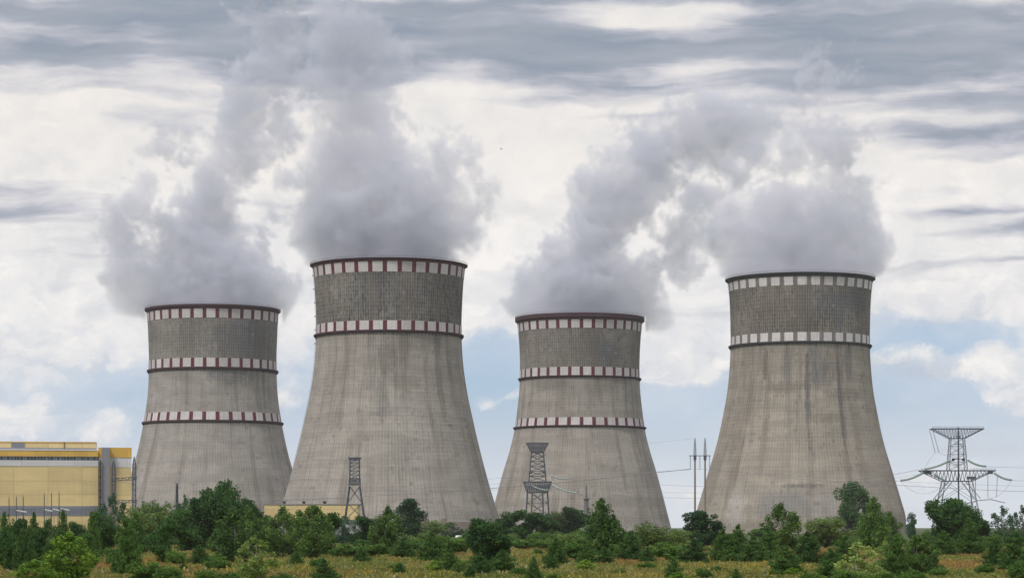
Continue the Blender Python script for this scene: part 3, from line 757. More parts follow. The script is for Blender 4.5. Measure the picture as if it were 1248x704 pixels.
def pylon_narrow():
    D = 900.0; s = D / F
    root = empty('lattice_pylon', (px(432.3, D), D, 0), 'slender lattice pylon with a platform at mid height before the largest tower', 'pylon', 'power line pylons')
    Z = lambda y: pz(y, D)
    mb = MB(); lattice(mb, Z(588), 6.0 * s, 1.7, Z(559), 5.6 * s, 1.5, 6, .17, .085); mb.build('mast', M_lat_d, root)
    mb = MB(); lattice(mb, 0, 14.6 * s, 4.0, Z(592), 6.2 * s, 1.8, 3, .26, .11, horiz=False); mb.build('legs', M_lat_d, root)
    mb = MB()
    mb.box(-7.4 * s, -2.4, Z(591), 7.4 * s, 2.4, Z(589))
    for zz_ in np.linspace(Z(589), Z(582.5), 4):
        for sy in (-2.2, 2.2): mb.bar((-6.6 * s, sy, zz_), (6.6 * s, sy, zz_), .1)
    for x_ in np.linspace(-6.6, 6.6, 9):
        for sy in (-2.2, 2.2): mb.bar((x_ * s, sy, Z(589)), (x_ * s, sy, Z(582.5)), .09)
    mb.build('platform', M_lat_d, root)
    mb = MB(); truss_arm(mb, Z(557.6), Z(560), 7.4 * s, 5.6 * s, 1.6, 8, .2, .12); mb.build('crossarm', M_lat_d, root)
pylon_narrow()

PB = {}
def pylon_anchor():
    D = 950.0; s = D / F; c = 655.0
    root = empty('lattice_pylon', (px(c, D), D, 0), 'dark lattice anchor pylon with two deep trapezoid crossarms before the middle tower', 'pylon', 'power line pylons')
    Z = lambda y: pz(y, D)
    mb = MB(); lattice(mb, Z(586), 10.5 * s, 2.6, Z(550), 7 * s, 2.0, 6, .26, .12); mb.build('mast', M_lat_d, root)
    mb = MB(); lattice(mb, 0, 15.5 * s, 4.5, Z(599), 12.2 * s, 3.4, 4, .3, .13)
    lattice(mb, 0, 8.5 * s, 4.5, Z(599), 6.2 * s, 3.4, 4, .24, .1, horiz=False); mb.build('legs', M_lat_d, root)
    mb = MB(); truss_arm(mb, Z(540), Z(551), 13.2 * s, 7.2 * s, 2.2, 14, .3, .19)
    for x_ in np.linspace(-13.2, 13.2, 26): mb.bar((x_ * s, -2.2, Z(540)), (x_ * s, -2.2, Z(538.2)), .05)
    mb.build('crossarm', M_lat_d, root)
    mb = MB(); truss_arm(mb, Z(587), Z(599.5), 17 * s, 12.6 * s, 3.4, 16, .34, .2); mb.build('crossarm', M_lat_d, root)
    for u in (-10.5, 6.5):
        mb = MB(); mb.box(u * s, -3, Z(577), (u + 4) * s, -1.2, Z(574.6)); mb.build('bracket', M_lat_d, root)
    for (xa, ya, xb, yb) in ((671.5, 579.5, 690, 583), (672, 590.5, 702, 600.5), (647, 591, 668, 597)):
        insulator('insulator_string', ((xa - c) * s, -3.2, Z(ya)), ((xb - c) * s, -4.6, Z(yb)), .34, root, .5)
    PB.update(D=D, s=s, c=c)
pylon_anchor()

def pylon_wide():
    D = 620.0; s = D / F; c = 1166.3
    root = empty('lattice_pylon', (px(c, D), D, 0), 'wide two-armed lattice anchor pylon with drooping insulators against the sky at right', 'pylon', 'power line pylons')
    Z = lambda y: pz(y, D)
    mb = MB(); lattice(mb, Z(573), 11.0 * s, 2.2, Z(534), 8.2 * s, 1.4, 4, .10, .055)
    for y_ in (531, 541.5, 559.5, 566): mb.bar((-5.5 * s, -1.6, Z(y_)), (5.5 * s, -1.6, Z(y_)), .13)
    mb.build('mast', M_lat, root)
    mb = MB(); mb.bar((0, -2.4, 0), (0, -1.9, Z(521)), .22, 6)  # central post standing in for the front corner leg of the mast
    mb.build('central_leg', M_lat_d, root)
    mb = MB(); lattice(mb, 0, 30 * s, 5.0, Z(586), 16.5 * s, 2.6, 3, .13, .06, horiz=False)
    for sx in (-1, 1):
        for sy in (-2.6, 2.6): mb.bar((sx * 8 * s, sy, Z(586.5)), (sx * 25 * s, sy * 1.5, Z(607)), .12)
    mb.build('legs', M_lat, root)
    mb = MB(); truss_arm(mb, Z(522.3), Z(534), 32 * s, 9 * s, 1.4, 18, .13, .055)
    for x_ in np.linspace(-31, 31, 44): mb.bar((x_ * s, -1.4, Z(522)), (x_ * s, -1.4, Z(519.2)), .045)
    mb.build('crossarm', M_lat_d, root)
    mb = MB(); truss_arm(mb, Z(573.2), Z(586), 45 * s, 17 * s, 2.4, 20, .14, .06)
    for x_ in np.linspace(14, 45, 18): mb.bar((x_ * s, -2.4, Z(573)), (x_ * s, -2.4, Z(570.2)), .045)
    for x_ in np.linspace(-45, -38, 6): mb.bar((x_ * s, -2.4, Z(573)), (x_ * s, -2.4, Z(570.6)), .045)
    for xa in (-41.5, -36, 38.5): mb.box((xa - 2.6) * s, -2.9, Z(577.4), (xa + 2.6) * s, -2.0, Z(574))
    mb.box(10 * s, -2.9, Z(584), 20 * s, -2.0, Z(580.5))
    mb.build('crossarm', M_lat_d, root)
    for sx in (-1, 1):
        mb = MB(); mb.bar((sx * 6.3 * s - .32, -1.9, Z(560)), (sx * 6.3 * s + .32, -1.9, Z(560)), .36, 10); mb.build('pulley', M_dark, root)
    L = lambda x_, y_, d_: ((x_ - c) * s, d_, Z(y_))
    for (xa, ya, xb, yb, sg, r) in ((1156, 560.5, 1124, 571.5, .4, .34), (1177, 560.5, 1199, 568.2, .4, .34), (1123.5, 575.5, 1094.5, 585.2, .45, .36), (1209, 576, 1230, 584.6, .45, .34),
                                    (1137, 577, 1150, 585.5, .3, .28)):
        insulator('insulator_string', L(xa, ya, -2.6), L(xb, yb, -3.4), r, root, sg, 22)
    for (xa, ya, xb, yb) in ((1131.5, 524, 1138.5, 551.5), (1135.5, 524, 1143, 551.5), (1202.5, 578, 1202.5, 606.5), (1214, 578, 1213, 605.5), (1187.5, 575, 1187.5, 609)):
        insulator('hanger_string', L(xa, ya, -1.6), L(xb, yb, -1.6), .085, root, 0, 14, M_lat)
    def sagl(p, q, sg, n=12):
        p, q = Vector(p), Vector(q); return [p.lerp(q, f) - Vector((0, 0, sg * 4 * f * (1 - f))) for f in np.linspace(0, 1, n)]
    for p_, q_, sg in ((L(1138.5, 551.5, -1.6), L(1124, 571.5, -3.0), -.3), (L(1143, 551.5, -1.6), L(1158, 556, -1.6), .2), (L(1094.5, 585.5, -3.4), L(1150, 588, -2.6), 3.2), (L(1230, 584.6, -3.4), L(1202.5, 606.5, -1.6), 1.5)):
        mb = MB(); mb.tube(sagl(p_, q_, sg), .03, 5); mb.build('jumper_cable', M_wire, root)
    mb = MB()
    mb.tube([L(1176, 613, -3), L(1190, 609.5, -3), L(1205, 608.4, -3), L(1222, 612.5, -3)], .1, 6); mb.build('busbar', M_lat_d, root)
pylon_wide()

def twin_pole():
    D = 483.0; s = D / F; c = 853.0
    root = empty('portal_pole', (px(c, D), D, 0), 'twin concrete poles joined by a steel crossarm in the gap between the towers', 'utility pole')
    Z = lambda y: pz(y, D)
    for xp in (847.0, 859.3):
        mb = MB(); x_ = (xp - c) * s
        mb.bar((x_, 0, 0), (x_, 0, Z(556)), .25, 10, .17); mb.build('pole', M_conc, root)
        mb = MB(); lattice(mb, Z(558), .24, .24, Z(543), .17, .17, 5, .05, .03, x_, x_); lattice(mb, Z(543), .16, .16, Z(533.5), .03, .03, 3, .05, .03, x_, x_)
        mb.build('lattice_top', M_lat, root)
    mb = MB()
    for sy in (-.3, .3): mb.bar((-13 * s, sy, Z(555)), (13 * s, sy, Z(555)), .09)
    for x_ in np.linspace(-13, 13, 8): mb.bar((x_ * s, -.3, Z(555)), (x_ * s, .3, Z(555)), .06)
    for xp in (847.0, 859.3): mb.box((xp - c) * s - .28, -.34, Z(560), (xp - c) * s + .28, .34, Z(554.6))
    mb.build('crossarm', M_lat_d, root)
    for xp in (841.3, 853, 864.7):
        x_ = (xp - c) * s; insulator('insulator_string', (x_, 0, Z(555.4)), (x_, 0, Z(571)), .1, root, 0, 10)
twin_pole()

def pole_thing(name, label, cat, xp, D, secs, mat, group=None, extra=None):
    """secs: (photo row, radius in metres) from the top down; reaches the ground."""
    root = empty(name, (px(xp, D), D, 0), label, cat, group)
    mb = MB(); pts = [(0, 0, 0)] + [(0, 0, pz(y, D)) for y, r in reversed(secs)]; rs = [secs[-1][1] * 1.05] + [r for y, r in reversed(secs)]
    mb.tube(pts, rs, 8); mb.build('shaft', mat, root)
    if extra: extra(root, D)
    return root
def antenna(root, D):
    mb = MB()
    for dx in (-.75, .75): mb.bar((dx, 0, pz(590, D)), (dx, 0, pz(585.5, D)), .07)
    mb.bar((-.8, 0, pz(589, D)), (.8, 0, pz(589, D)), .09); mb.build('antenna', M_dark, root)
pole_thing('vent_mast', 'short dark mast with aerials on top before the far left tower', 'mast', 215.7, 1000, [(588, .18), (590.5, .3), (590.7, .5), (612, .62)], M_dark, None, antenna)
def collar(root, D):
    mb = MB(); mb.lathe([(1.15, pz(609, D)), (1.15, pz(607.3, D)), (.5, pz(606.8, D))], 12); mb.build('collar', M_steel_dark, root)
pole_thing('vent_stack', 'grey stepped vent stack standing before the middle tower', 'stack', 714.6, 1050, [(590, .18), (592, .36), (606.8, .5), (607.2, .92), (626, 1.05)], plain('weathered_stack_steel', (.15, .14, .15), .8), None, collar)
for i, (xp, yt) in enumerate(((11, 604.5), (20, 604), (28.3, 603), (54, 600), (62.6, 599.5), (72, 598))):
    big = i == 5
    def head(root, D, big=big):
        mb = MB(); r = .24
        for q in np.linspace(pz(yt + 3, D), pz(yt + 16, D), 12): mb.lathe([(.12, q - .14), (r, q), (.12, q + .14)], 8)
        mb.build('insulator_stack', M_dark, root)
        mb = MB(); mb.lathe([(.55, pz(617.5, D)), (.55, pz(616, D)), (.3, pz(615.6, D))], 8); mb.build('flange', M_lat, root)
    where = ('nearest the picture edge', 'second', 'third')[i % 3] if i < 3 else ('first', 'second', 'third, darkest and tallest,')[i % 3]
    lab = (f'thin insulator mast before the yellow hall, {["leftmost of the shorter trio", "middle of the shorter trio", "rightmost of the shorter trio", "leftmost of the taller trio", "middle of the taller trio", "darkest and tallest of all"][i]}')
    pole_thing('insulator_mast', lab, 'mast', xp, 1000, [(yt, .07), (yt + 2, .13), (614, .15), (622, .2)], M_dark if big else M_steel_dark, 'insulator masts before the yellow hall', head)
def switchgear(label, xp, y, w):
    D = 960.0; s = D / F
    root = empty('switchgear', (px(xp, D), D, 0), label, 'switchgear', 'switchgear frames before the yellow hall')
    mb = MB(); z = pz(y, D)
    for sx in (-1, 1): mb.bar((sx * w * s * .55, 0, 0), (sx * w * s * .55, 0, z - .4), .14)
    mb.build('stand', M_lat, root)
    mb = MB(); mb.bar((-w * s, 0, z + .35), (w * s, 0, z - .35), .26, 8); mb.bar((-w * s * .5, .5, z - .6), (w * s, .5, z - .2), .2, 8); mb.build('bushing', M_whi, root)
switchgear('pale switchgear frame between the masts and the hall, left of three', 59, 621.6, 4.5)
switchgear('pale switchgear frame at the foot of the tallest insulator mast', 68, 620.8, 4)
switchgear('pale switchgear frame just right of the tallest insulator mast', 79, 620.4, 5)
switchgear('faint pale switchgear frame under the shorter trio of masts', 26, 622.6, 6)
def white_frame():
    D = 420.0; s = D / F
    root = empty('goal_frame', (px(97, D), D, 0), 'small white steel frame with a tilted top bar among dark trees at left', 'frame')
    mw = plain('white_painted_steel', (.62, .64, .68), .5)
    mb = MB(); mb.bar((-3.0 * s, 0, 0), (-3.0 * s, 0, pz(643, D)), .12, 6); mb.bar((4.5 * s, .9, 0), (4.5 * s, .9, pz(646.5, D)), .1, 6); mb.build('post', mw, root)
    mb = MB(); mb.bar((-5.4 * s, 0, pz(641.6, D)), (5.4 * s, .9, pz(646.6, D)), .15, 6); mb.build('bar', mw, root)
white_frame()

# ------------------------------------------------------------------ wires
def wire(label, p, r, group='overhead power lines'):
    """p: (photo column, photo row, distance) along the cable."""
    P = [Vector((px(x, D), D, pz(y, D))) for x, y, D in p]
    xs = [v[0] for v in p]; ts = np.linspace(0, 1, len(P))
    T = np.linspace(0, 1, 40)
    co = [spline(list(zip(ts, [q[i] for q in P])), T) for i in range(3)]
    mb = MB(); mb.tube([(co[0][k], co[1][k], co[2][k]) for k in range(40)], r * .72, 5)
    o = mb.build('power_cable', M_wire, None); tag(o, label, 'power cable', group)
wire('slack cable dipping from the twin poles to the left past the two largest towers', [(841.3, 571.2, 483), (640, 591.5, 560), (440, 604.5, 640), (215, 613.5, 720), (-60, 620, 800)], .085)
wire('cable sagging from the right arm of the twin poles across the right tower', [(864.7, 571.2, 483), (980, 583.5, 470), (1095, 591, 455), (1248, 598.5, 440), (1420, 600, 425)], .05)
wire('faint cable from the middle arm of the twin poles running to the right', [(853, 571.2, 483), (980, 580, 500), (1100, 586.5, 520), (1250, 592, 540), (1420, 594, 560)], .03)
wire('cable from the middle arm of the twin poles drooping left', [(853, 571.2, 483), (760, 577, 520), (640, 587, 560), (440, 598, 640), (215, 606, 720)], .03)
wire('upper conductor from the dark anchor pylon across the gap to the wide pylon', [(690, 583, 946), (830, 591.5, 860), (960, 592, 760), (1060, 582, 680), (1124, 571.5, 617)], .06)
wire('lower conductor from the dark anchor pylon to the left arm of the wide pylon', [(702, 600.5, 946), (830, 606.5, 860), (960, 605, 760), (1040, 595, 680), (1094.5, 585.2, 616)], .06)
wire('middle conductor strung low through the gap between the two right towers', [(668, 597, 946), (800, 599.5, 870), (900, 600, 800), (1020, 594, 700), (1123, 577, 618)], .05)
wire('conductor leaving the upper insulator of the wide pylon to the right', [(1199, 568.2, 616.6), (1225, 569, 640), (1260, 570, 680)], .05)
wire('conductor leaving the lower insulator of the wide pylon to the right', [(1230, 584.6, 616.6), (1245, 585.5, 640), (1275, 587, 680)], .05)
wire('thin earth wire high above the middle tower from its pylon to the twin poles', [(668, 539.5, 950), (760, 541.5, 760), (847, 534, 483)], .025)
wire('conductor reaching left from the dark anchor pylon past the second tower', [(646, 579, 948), (600, 583, 980), (540, 588, 1020), (380, 600, 1100)], .05)
wire('conductor reaching left from the lower crossarm of the dark anchor pylon', [(639, 592, 948), (600, 597, 980), (540, 602, 1020), (300, 612, 1150)], .05)
wire('thin cable low across the far left tower from the gantry', [(163.6, 611, 1040), (260, 611.8, 1000), (330, 611, 960), (432, 605, 900)], .06)

# ------------------------------------------------------------------ a bird, far up between the plumes
def bird():
    D = 420.0; mb = MB()
    body = [(-.30, .02), (-.22, .05), (-.05, .075), (.12, .06), (.22, .04), (.30, .012)]
    mb.tube([(x_, 0, 0.03 * math.sin(x_ * 4)) for x_, r in body], [r for x_, r in body], 8)
    for s_ in (-1, 1):
        v = [(.10, 0, .03), (.16, s_ * .28, .16), (.06, s_ * .62, .10), (-.03, s_ * .60, .09), (-.02, s_ * .28, .13), (-.10, 0, .02)]
        vs = v + [(a, b_, c - .02) for a, b_, c in v]; n = 6
        mb.add(vs, [tuple(range(6)), tuple(range(11, 5, -1))] + [(i, (i + 1) % n, n + (i + 1) % n, n + i) for i in range(n)])
    mb.add([(-.28, -.03, 0), (-.5, -.09, 0), (-.5, .09, 0), (-.28, .03, 0), (-.28, -.03, .02), (-.5, -.09, .02), (-.5, .09, .02), (-.28, .03, .02)], [(3, 2, 1, 0), (4, 5, 6, 7), (0, 1, 5, 4), (1, 2, 6, 5), (2, 3, 7, 6)])
    o = mb.build('bird', M_dark, None); o.location = (px(611, D), D, pz(181.5, D)); o.rotation_euler = (0.2, -.12, 0.35); o.scale = (.7, .7, .7)
    tag(o, 'tiny dark bird gliding in the pale sky between the steam plumes', 'bird')
bird()
# ------------------------------------------------------------------ vegetation
def leaf_mat(name, ca, cb, trans=0.25):
    m, t, b = new_mat(name)
    at = t.nodes.new('ShaderNodeAttribute'); at.attribute_name = 'tone'
    oi = t.nodes.new('ShaderNodeObjectInfo')
    r = X(t, oi.outputs['Random']); a = X(t, at.outputs['Fac'])
    f = (a * 0.8 + (r - 0.5) * 0.5 + 0.1).clamp()
    c = mix(t, f, ca, cb)
    setc(t, b, c); b.inputs['Roughness'].default_value = 0.7; b.inputs['Specular IOR Level'].default_value = 0.2
    tr = t.nodes.new('ShaderNodeBsdfTranslucent'); t.links.new(c, tr.inputs[0])
    mx = t.nodes.new('ShaderNodeMixShader'); mx.inputs[0].default_value = trans
    out = t.nodes['Material Output']
    t.links.new(b.outputs[0], mx.inputs[1]); t.links.new(tr.outputs[0], mx.inputs[2]); t.links.new(mx.outputs[0], out.inputs[0])
    return m
LM = {
    'pine': leaf_mat('young_pine_needles', (0.028, 0.077, 0.022), (0.091, 0.185, 0.035)),
    'darkpine': leaf_mat('dark_pine_needles', (0.017, 0.053, 0.027), (0.052, 0.116, 0.040)),
    'birch': leaf_mat('birch_leaves', (0.037, 0.089, 0.022), (0.114, 0.202, 0.042)),
    'dark': leaf_mat('dark_broad_leaves', (0.022, 0.063, 0.022), (0.070, 0.156, 0.037)),
    'blue': leaf_mat('haze_bluish_leaves', (0.039, 0.092, 0.052), (0.088, 0.169, 0.079)),  # bluish tone: the far poplar's distance haze is put into the leaf colour
    'olive': leaf_mat('olive_willow_leaves', (0.072, 0.124, 0.032), (0.183, 0.266, 0.075)),
    'bright': leaf_mat('bright_young_leaves', (0.076, 0.169, 0.019), (0.243, 0.371, 0.045)),
    'pale': leaf_mat('pale_sapling_leaves', (0.121, 0.202, 0.042), (0.318, 0.407, 0.112)),
    'bush': leaf_mat('shrub_leaves', (0.042, 0.109, 0.022), (0.128, 0.230, 0.042)),
}
M_bark = plain('brown_bark', (0.075, 0.060, 0.045), .95, scale=3)
M_bark_pale = plain('pale_birch_bark', (0.26, 0.25, 0.23), .9, scale=3, var=.5)
M_bark_pine = plain('reddish_pine_bark', (0.13, 0.075, 0.045), .95, scale=3)

def leaf_mesh(name, pts, size, tone, rng, mat, up=0.5, aspect=1.7, drop=0.0):
    """One mesh of many small bent leaf sprays: each a pair of triangles folded along its middle."""
    n = len(pts)
    d = rng.normal(size=(n, 3)); d[:, 2] = d[:, 2] * .7 + up - drop; d /= np.linalg.norm(d, axis=1)[:, None]
    e = rng.normal(size=(n, 3)); e -= (e * d).sum(1)[:, None] * d; e /= np.linalg.norm(e, axis=1)[:, None]
    s = size * rng.uniform(.6, 1.35, n)[:, None]
    nn = np.cross(d, e)
    a = pts - d * s * .5 * aspect; b = pts + e * s * .5 + nn * s * .16; c = pts + d * s * .5 * aspect; f = pts - e * s * .5 + nn * s * .16
    V = np.stack([a, b, c, f], 1).reshape(-1, 3)
    me = bpy.data.meshes.new(name)
    me.vertices.add(4 * n); me.vertices.foreach_set('co', V.astype(np.float32).ravel())
    me.loops.add(6 * n); me.polygons.add(2 * n)
    base = (np.arange(n) * 4)[:, None]
    idx = np.concatenate([base + np.array([[0, 1, 2]]), base + np.array([[0, 2, 3]])], 1).reshape(-1)
    me.loops.foreach_set('vertex_index', idx.astype(np.int32))
    me.polygons.foreach_set('loop_start', (np.arange(2 * n) * 3).astype(np.int32))
    at = me.attributes.new('tone', 'FLOAT', 'FACE'); at.data.foreach_set('value', np.repeat(np.clip(tone, 0, 1), 2).astype(np.float32))
    me.materials.append(mat); me.update(calc_edges=True)
    return me

def clumps_to_points(cl, dens, rng, flat=.75):
    """cl: rows x,y,z,r ; leaves biased to the outside of every clump."""
    P, K = [], []
    for i, (x, y, z, r) in enumerate(cl):
        n = max(6, int(dens * r * r))
        d = rng.normal(size=(n, 3)); d /= np.linalg.norm(d, axis=1)[:, None]
        q = d * (r * rng.uniform(.25, 1.12, n)[:, None] ** .6); q[:, 2] *= flat
        P.append(q + [x, y, z]); K.append(np.full(n, i))
    return np.concatenate(P), np.concatenate(K)

def tree_proto(kind, seed):
    """Unit tree, one metre tall, about one metre of crown width per metre of 'w'. Returns (crown mesh, trunk mesh)."""
    rng = np.random.RandomState(seed * 17 + 5); mb = MB(); cl = []
    def limb(a, b, r0, r1=None, bend=.05):
        a, b = Vector(a), Vector(b); m1 = a.lerp(b, .5) + Vector(rng.normal(size=3)) * bend * (b - a).length
        mb.tube([a, m1, b], [r0, (r0 + (r1 or r0 * .3)) / 2, r1 or r0 * .3], 5)
    bark = M_bark; mat = LM[{'pine': 'pine', 'darkpine': 'darkpine', 'birch': 'birch', 'dark': 'dark', 'poplar': 'dark', 'bluepoplar': 'blue', 'bluebirch': 'blue', 'willow': 'olive', 'sapling': 'pale', 'bright': 'bright', 'bush': 'bush', 'pinebush': 'pine', 'conical': 'bush', 'layered': 'darkpine'}[kind]]
    size, dens, drop, up, aspect, flat = .035, 620, 0, .45, 1.7, .8
    wob = rng.normal(size=2) * .015
    if kind in ('pine', 'pinebush', 'conical'):
        bark = M_bark_pine if kind != 'conical' else M_bark
        nl = 9 if kind != 'pinebush' else 7
        mb.tube([(0, 0, 0), (wob[0], wob[1], .5), (0, 0, .98)], [.028, .018, .004], 7)
        for k in range(nl):
            z = .08 + .84 * k / (nl - 1) ; f = 1 - k / (nl - 1)
            R = (.47 * f ** .55 if kind == 'pinebush' else .44 * (f ** .66)) * (1 if k else .85) + .02
            m = max(3, int(5 + 7 * f))
            off = rng.uniform(0, 6.28)
            for j in range(m):
                a = off + 6.283 * j / m + rng.uniform(-.25, .25); rr = R * rng.uniform(.62, 1.12)
                tip = (math.cos(a) * rr, math.sin(a) * rr, z + .10 * rng.uniform(.3, 1.2) * (1 if kind != 'conical' else .6))
                limb((0, 0, z - .03), tip, .009 * (f + .35))
                for q in (.45, .72, 1.0):
                    c = .085 * (1.15 - .35 * q) * (.55 + .6 * f) * rng.uniform(.75, 1.25)
                    cl.append((tip[0] * q + rng.normal() * .015, tip[1] * q + rng.normal() * .015, z - .03 + (tip[2] - z + .03) * q + .02, c))
        cl.append((0, 0, .955, .035)); cl.append((0, 0, .9, .055))
        size, dens, up, aspect = .026, 1250, .75, 2.3
        if kind == 'conical': size, aspect, up = .03, 1.5, .3
    elif kind == 'darkpine':
        bark = M_bark_pine
        mb.tube([(0, 0, 0), (wob[0], wob[1], .45), (0, 0, .9)], [.028, .02, .006], 7)
        for k in range(46):
            z = rng.uniform(.12, .93); R = .33 * math.sqrt(max(.05, 1 - ((z - .5) / .52) ** 2))
            a = rng.uniform(0, 6.283); rr = R * rng.uniform(.35, 1.1); tip = (math.cos(a) * rr, math.sin(a) * rr, z)
            limb((0, 0, z - .08), tip, .009); cl.append((*tip, rng.uniform(.06, .11)))
        size, dens, up, flat = .03, 1000, .5, .85
    elif kind == 'layered':
        bark = M_bark_pine
        mb.tube([(0, 0, 0), (.015, 0, .4), (-.01, 0, .95)], [.026, .02, .006], 7)
        for z, R in ((.24, .26), (.38, .34), (.52, .36), (.66, .30), (.79, .24), (.9, .17), (.97, .08)):
            for j in range(13):
                a = rng.uniform(0, 6.283); rr = R * rng.uniform(.1, 1.05); tip = (math.cos(a) * rr, math.sin(a) * rr, z + rng.normal() * .015)
                limb((0, 0, z - .05), tip, .009); cl.append((*tip, rng.uniform(.07, .115)))
        size, dens, flat = .028, 1100, .7
    elif kind in ('birch', 'bluebirch', 'sapling', 'bright'):
        bark = M_bark_pale if kind != 'bright' else M_bark
        mb.tube([(0, 0, 0), (wob[0] * 2, wob[1], .4), (wob[0], 0, .97)], [.020, .015, .003], 7)
        n = {'birch': 74, 'bluebirch': 58, 'sapling': 46, 'bright': 60}[kind]
        for k in range(n):
            z = .13 + .84 * (k + rng.uniform(0, 1)) / n
            f = (z - .13) / .85
            R = (.36 * (math.sin(PI * min(1, f * .93 + .10)) ** .75) + .012)
            a = rng.uniform(0, 6.283) if k % 3 else (k * 2.4)
            rr = R * rng.uniform(.3, 1.15); tip = (math.cos(a) * rr, math.sin(a) * rr, z + rng.normal() * .02)
            limb((wob[0], 0, max(.06, z - .16 * (rr / .3))), tip, .008 * (1.2 - f), bend=.08)
            cl.append((*tip, rng.uniform(.05, .105) * (1.1 - .55 * f)))
            if kind == 'birch': cl.append((tip[0] * 1.05, tip[1] * 1.05, tip[2] - .05, .05))
        size, dens, drop, aspect, flat = .028, 900, .5, 1.4, 1.0
        if kind == 'sapling': size, dens, drop, flat = .034, 420, 0, .9
        if kind == 'bright': size, dens, drop = .034, 620, 0.1
    elif kind in ('dark',):
        mb.tube([(0, 0, 0), (wob[0], wob[1], .35), (0, 0, .75)], [.034, .026, .01], 7)
        for k in range(22):
            a = 2.399 * k; z = .14 + .72 * ((k * .618) % 1.0); R = .30 * math.sqrt(max(.12, 1 - ((z - .46) / .54) ** 2)) * rng.uniform(.75, 1.1)
            c = Vector((math.cos(a) * R, math.sin(a) * R, z)); limb((0, 0, z * .6), c, .012)
            for j in range(7):
                d = Vector(rng.normal(size=3)).normalized() * rng.uniform(.05, .15); q = c + d; q.z = min(q.z, .97)
                limb(c, q, .006); cl.append((q.x, q.y, max(q.z, .06), rng.uniform(.045, .085)))
        for k in range(16):
            a = rng.uniform(0, 6.283); rr = rng.uniform(0, .17); cl.append((math.cos(a) * rr, math.sin(a) * rr, .10 + .72 * k / 15, rng.uniform(.09, .13)))
        size, dens = .028, 1150
    elif kind in ('poplar', 'bluepoplar'):
        mb.tube([(0, 0, 0), (wob[0], 0, .5), (0, 0, .95)], [.028, .018, .005], 7)
        wdt = .36 if kind == 'poplar' else .24
        for k in range(62):
            z = rng.uniform(.10, .96); R = wdt * (math.sqrt(max(.04, 1 - ((z - .5) / .5) ** 4)))
            a = rng.uniform(0, 6.283); rr = R * rng.uniform(.25, 1.08); tip = (math.cos(a) * rr, math.sin(a) * rr, z)
            limb((0, 0, max(.05, z - .2)), tip, .008); cl.append((*tip, rng.uniform(.05, .10)))
        size, dens, flat = .030, 900, 1.1
    elif kind == 'willow':
        for k in range(7):
            a = 6.283 * k / 7 + rng.uniform(-.3, .3); c = Vector((math.cos(a) * .2, math.sin(a) * .2, rng.uniform(.42, .6)))
            limb((0, 0, .0), c, .02)
            for j in range(12):
                d = Vector(rng.normal(size=3)).normalized() * rng.uniform(.12, .34); q = c + d; q.z = min(max(q.z, .1), .93)
                limb(c, q, .006); cl.append((q.x, q.y, q.z, rng.uniform(.05, .10)))
        size, dens, drop = .026, 900, .2
    elif kind == 'bush':
        for k in range(9):
            a = 6.283 * k / 9 + rng.uniform(-.3, .3); c = Vector((math.cos(a) * .26, math.sin(a) * .26, rng.uniform(.3, .6)))
            limb((0, 0, .0), c, .016)
            for j in range(9):
                d = Vector(rng.normal(size=3)).normalized() * rng.uniform(.1, .3); q = c + d; q.z = min(max(q.z, .07), .94)
                limb(c, q, .006); cl.append((q.x, q.y, q.z, rng.uniform(.06, .12)))
        size, dens, up = .04, 620, .6
    ns = sum(max(1e-4, c[3] ** 2) for c in cl)
    tot = {'sapling': 2600, 'bright': 4200, 'birch': 6500, 'bluebirch': 4200, 'willow': 6200, 'bush': 5000, 'dark': 11000, 'darkpine': 8000}.get(kind, 6800)
    grow = {'sapling': 1.15, 'bluebirch': 1.2}.get(kind, 1.38)
    cl = [(c[0], c[1], c[2], c[3] * grow) for c in cl]
    pts, K = clumps_to_points(cl, tot / (ns * grow ** 2), rng, flat)
    pts[:, 2] = np.maximum(pts[:, 2], .015)
    ct = rng.normal(size=len(cl)) * .20 + .5
    tone = ct[K] + rng.normal(size=len(pts)) * .16
    crown = leaf_mesh(kind + '_crown', pts, size, tone, rng, mat, up, aspect, drop)
    t_ = mb.build('trunk_source', bark, None, smooth=True); tm = t_.data; bpy.data.objects.remove(t_)
    return crown, tm
PROTO = {}
for kd, cnt in (('pine', 3), ('pinebush', 3), ('conical', 2), ('darkpine', 3), ('layered', 1), ('birch', 3), ('bluebirch', 2), ('dark', 4), ('poplar', 1), ('bluepoplar', 1), ('willow', 3), ('bush', 4), ('sapling', 2), ('bright', 2)):
    PROTO[kd] = [tree_proto(kd, i * 7 + len(kd)) for i in range(cnt)]
NAME = {'pine': 'pine_tree', 'pinebush': 'pine_shrub', 'conical': 'conical_tree', 'darkpine': 'pine_tree', 'layered': 'pine_tree', 'birch': 'birch_tree', 'bluebirch': 'birch_tree', 'dark': 'broadleaf_tree',
        'poplar': 'poplar_tree', 'bluepoplar': 'poplar_tree', 'willow': 'willow_shrub', 'bush': 'shrub', 'sapling': 'sapling', 'bright': 'sapling'}
CAT = {'pine_tree': 'pine tree', 'pine_shrub': 'pine shrub', 'conical_tree': 'tree', 'birch_tree': 'birch tree', 'broadleaf_tree': 'tree', 'poplar_tree': 'poplar tree', 'willow_shrub': 'willow shrub', 'shrub': 'shrub', 'sapling': 'sapling'}
GRP = {'pine tree': 'pine trees along the meadow', 'pine shrub': 'pine shrubs on the meadow', 'tree': 'leafy trees along the meadow', 'birch tree': 'birch trees along the meadow', 'poplar tree': 'poplar trees', 'willow shrub': 'willow shrubs', 'shrub': 'shrubs on the meadow', 'sapling': 'young saplings in front'}
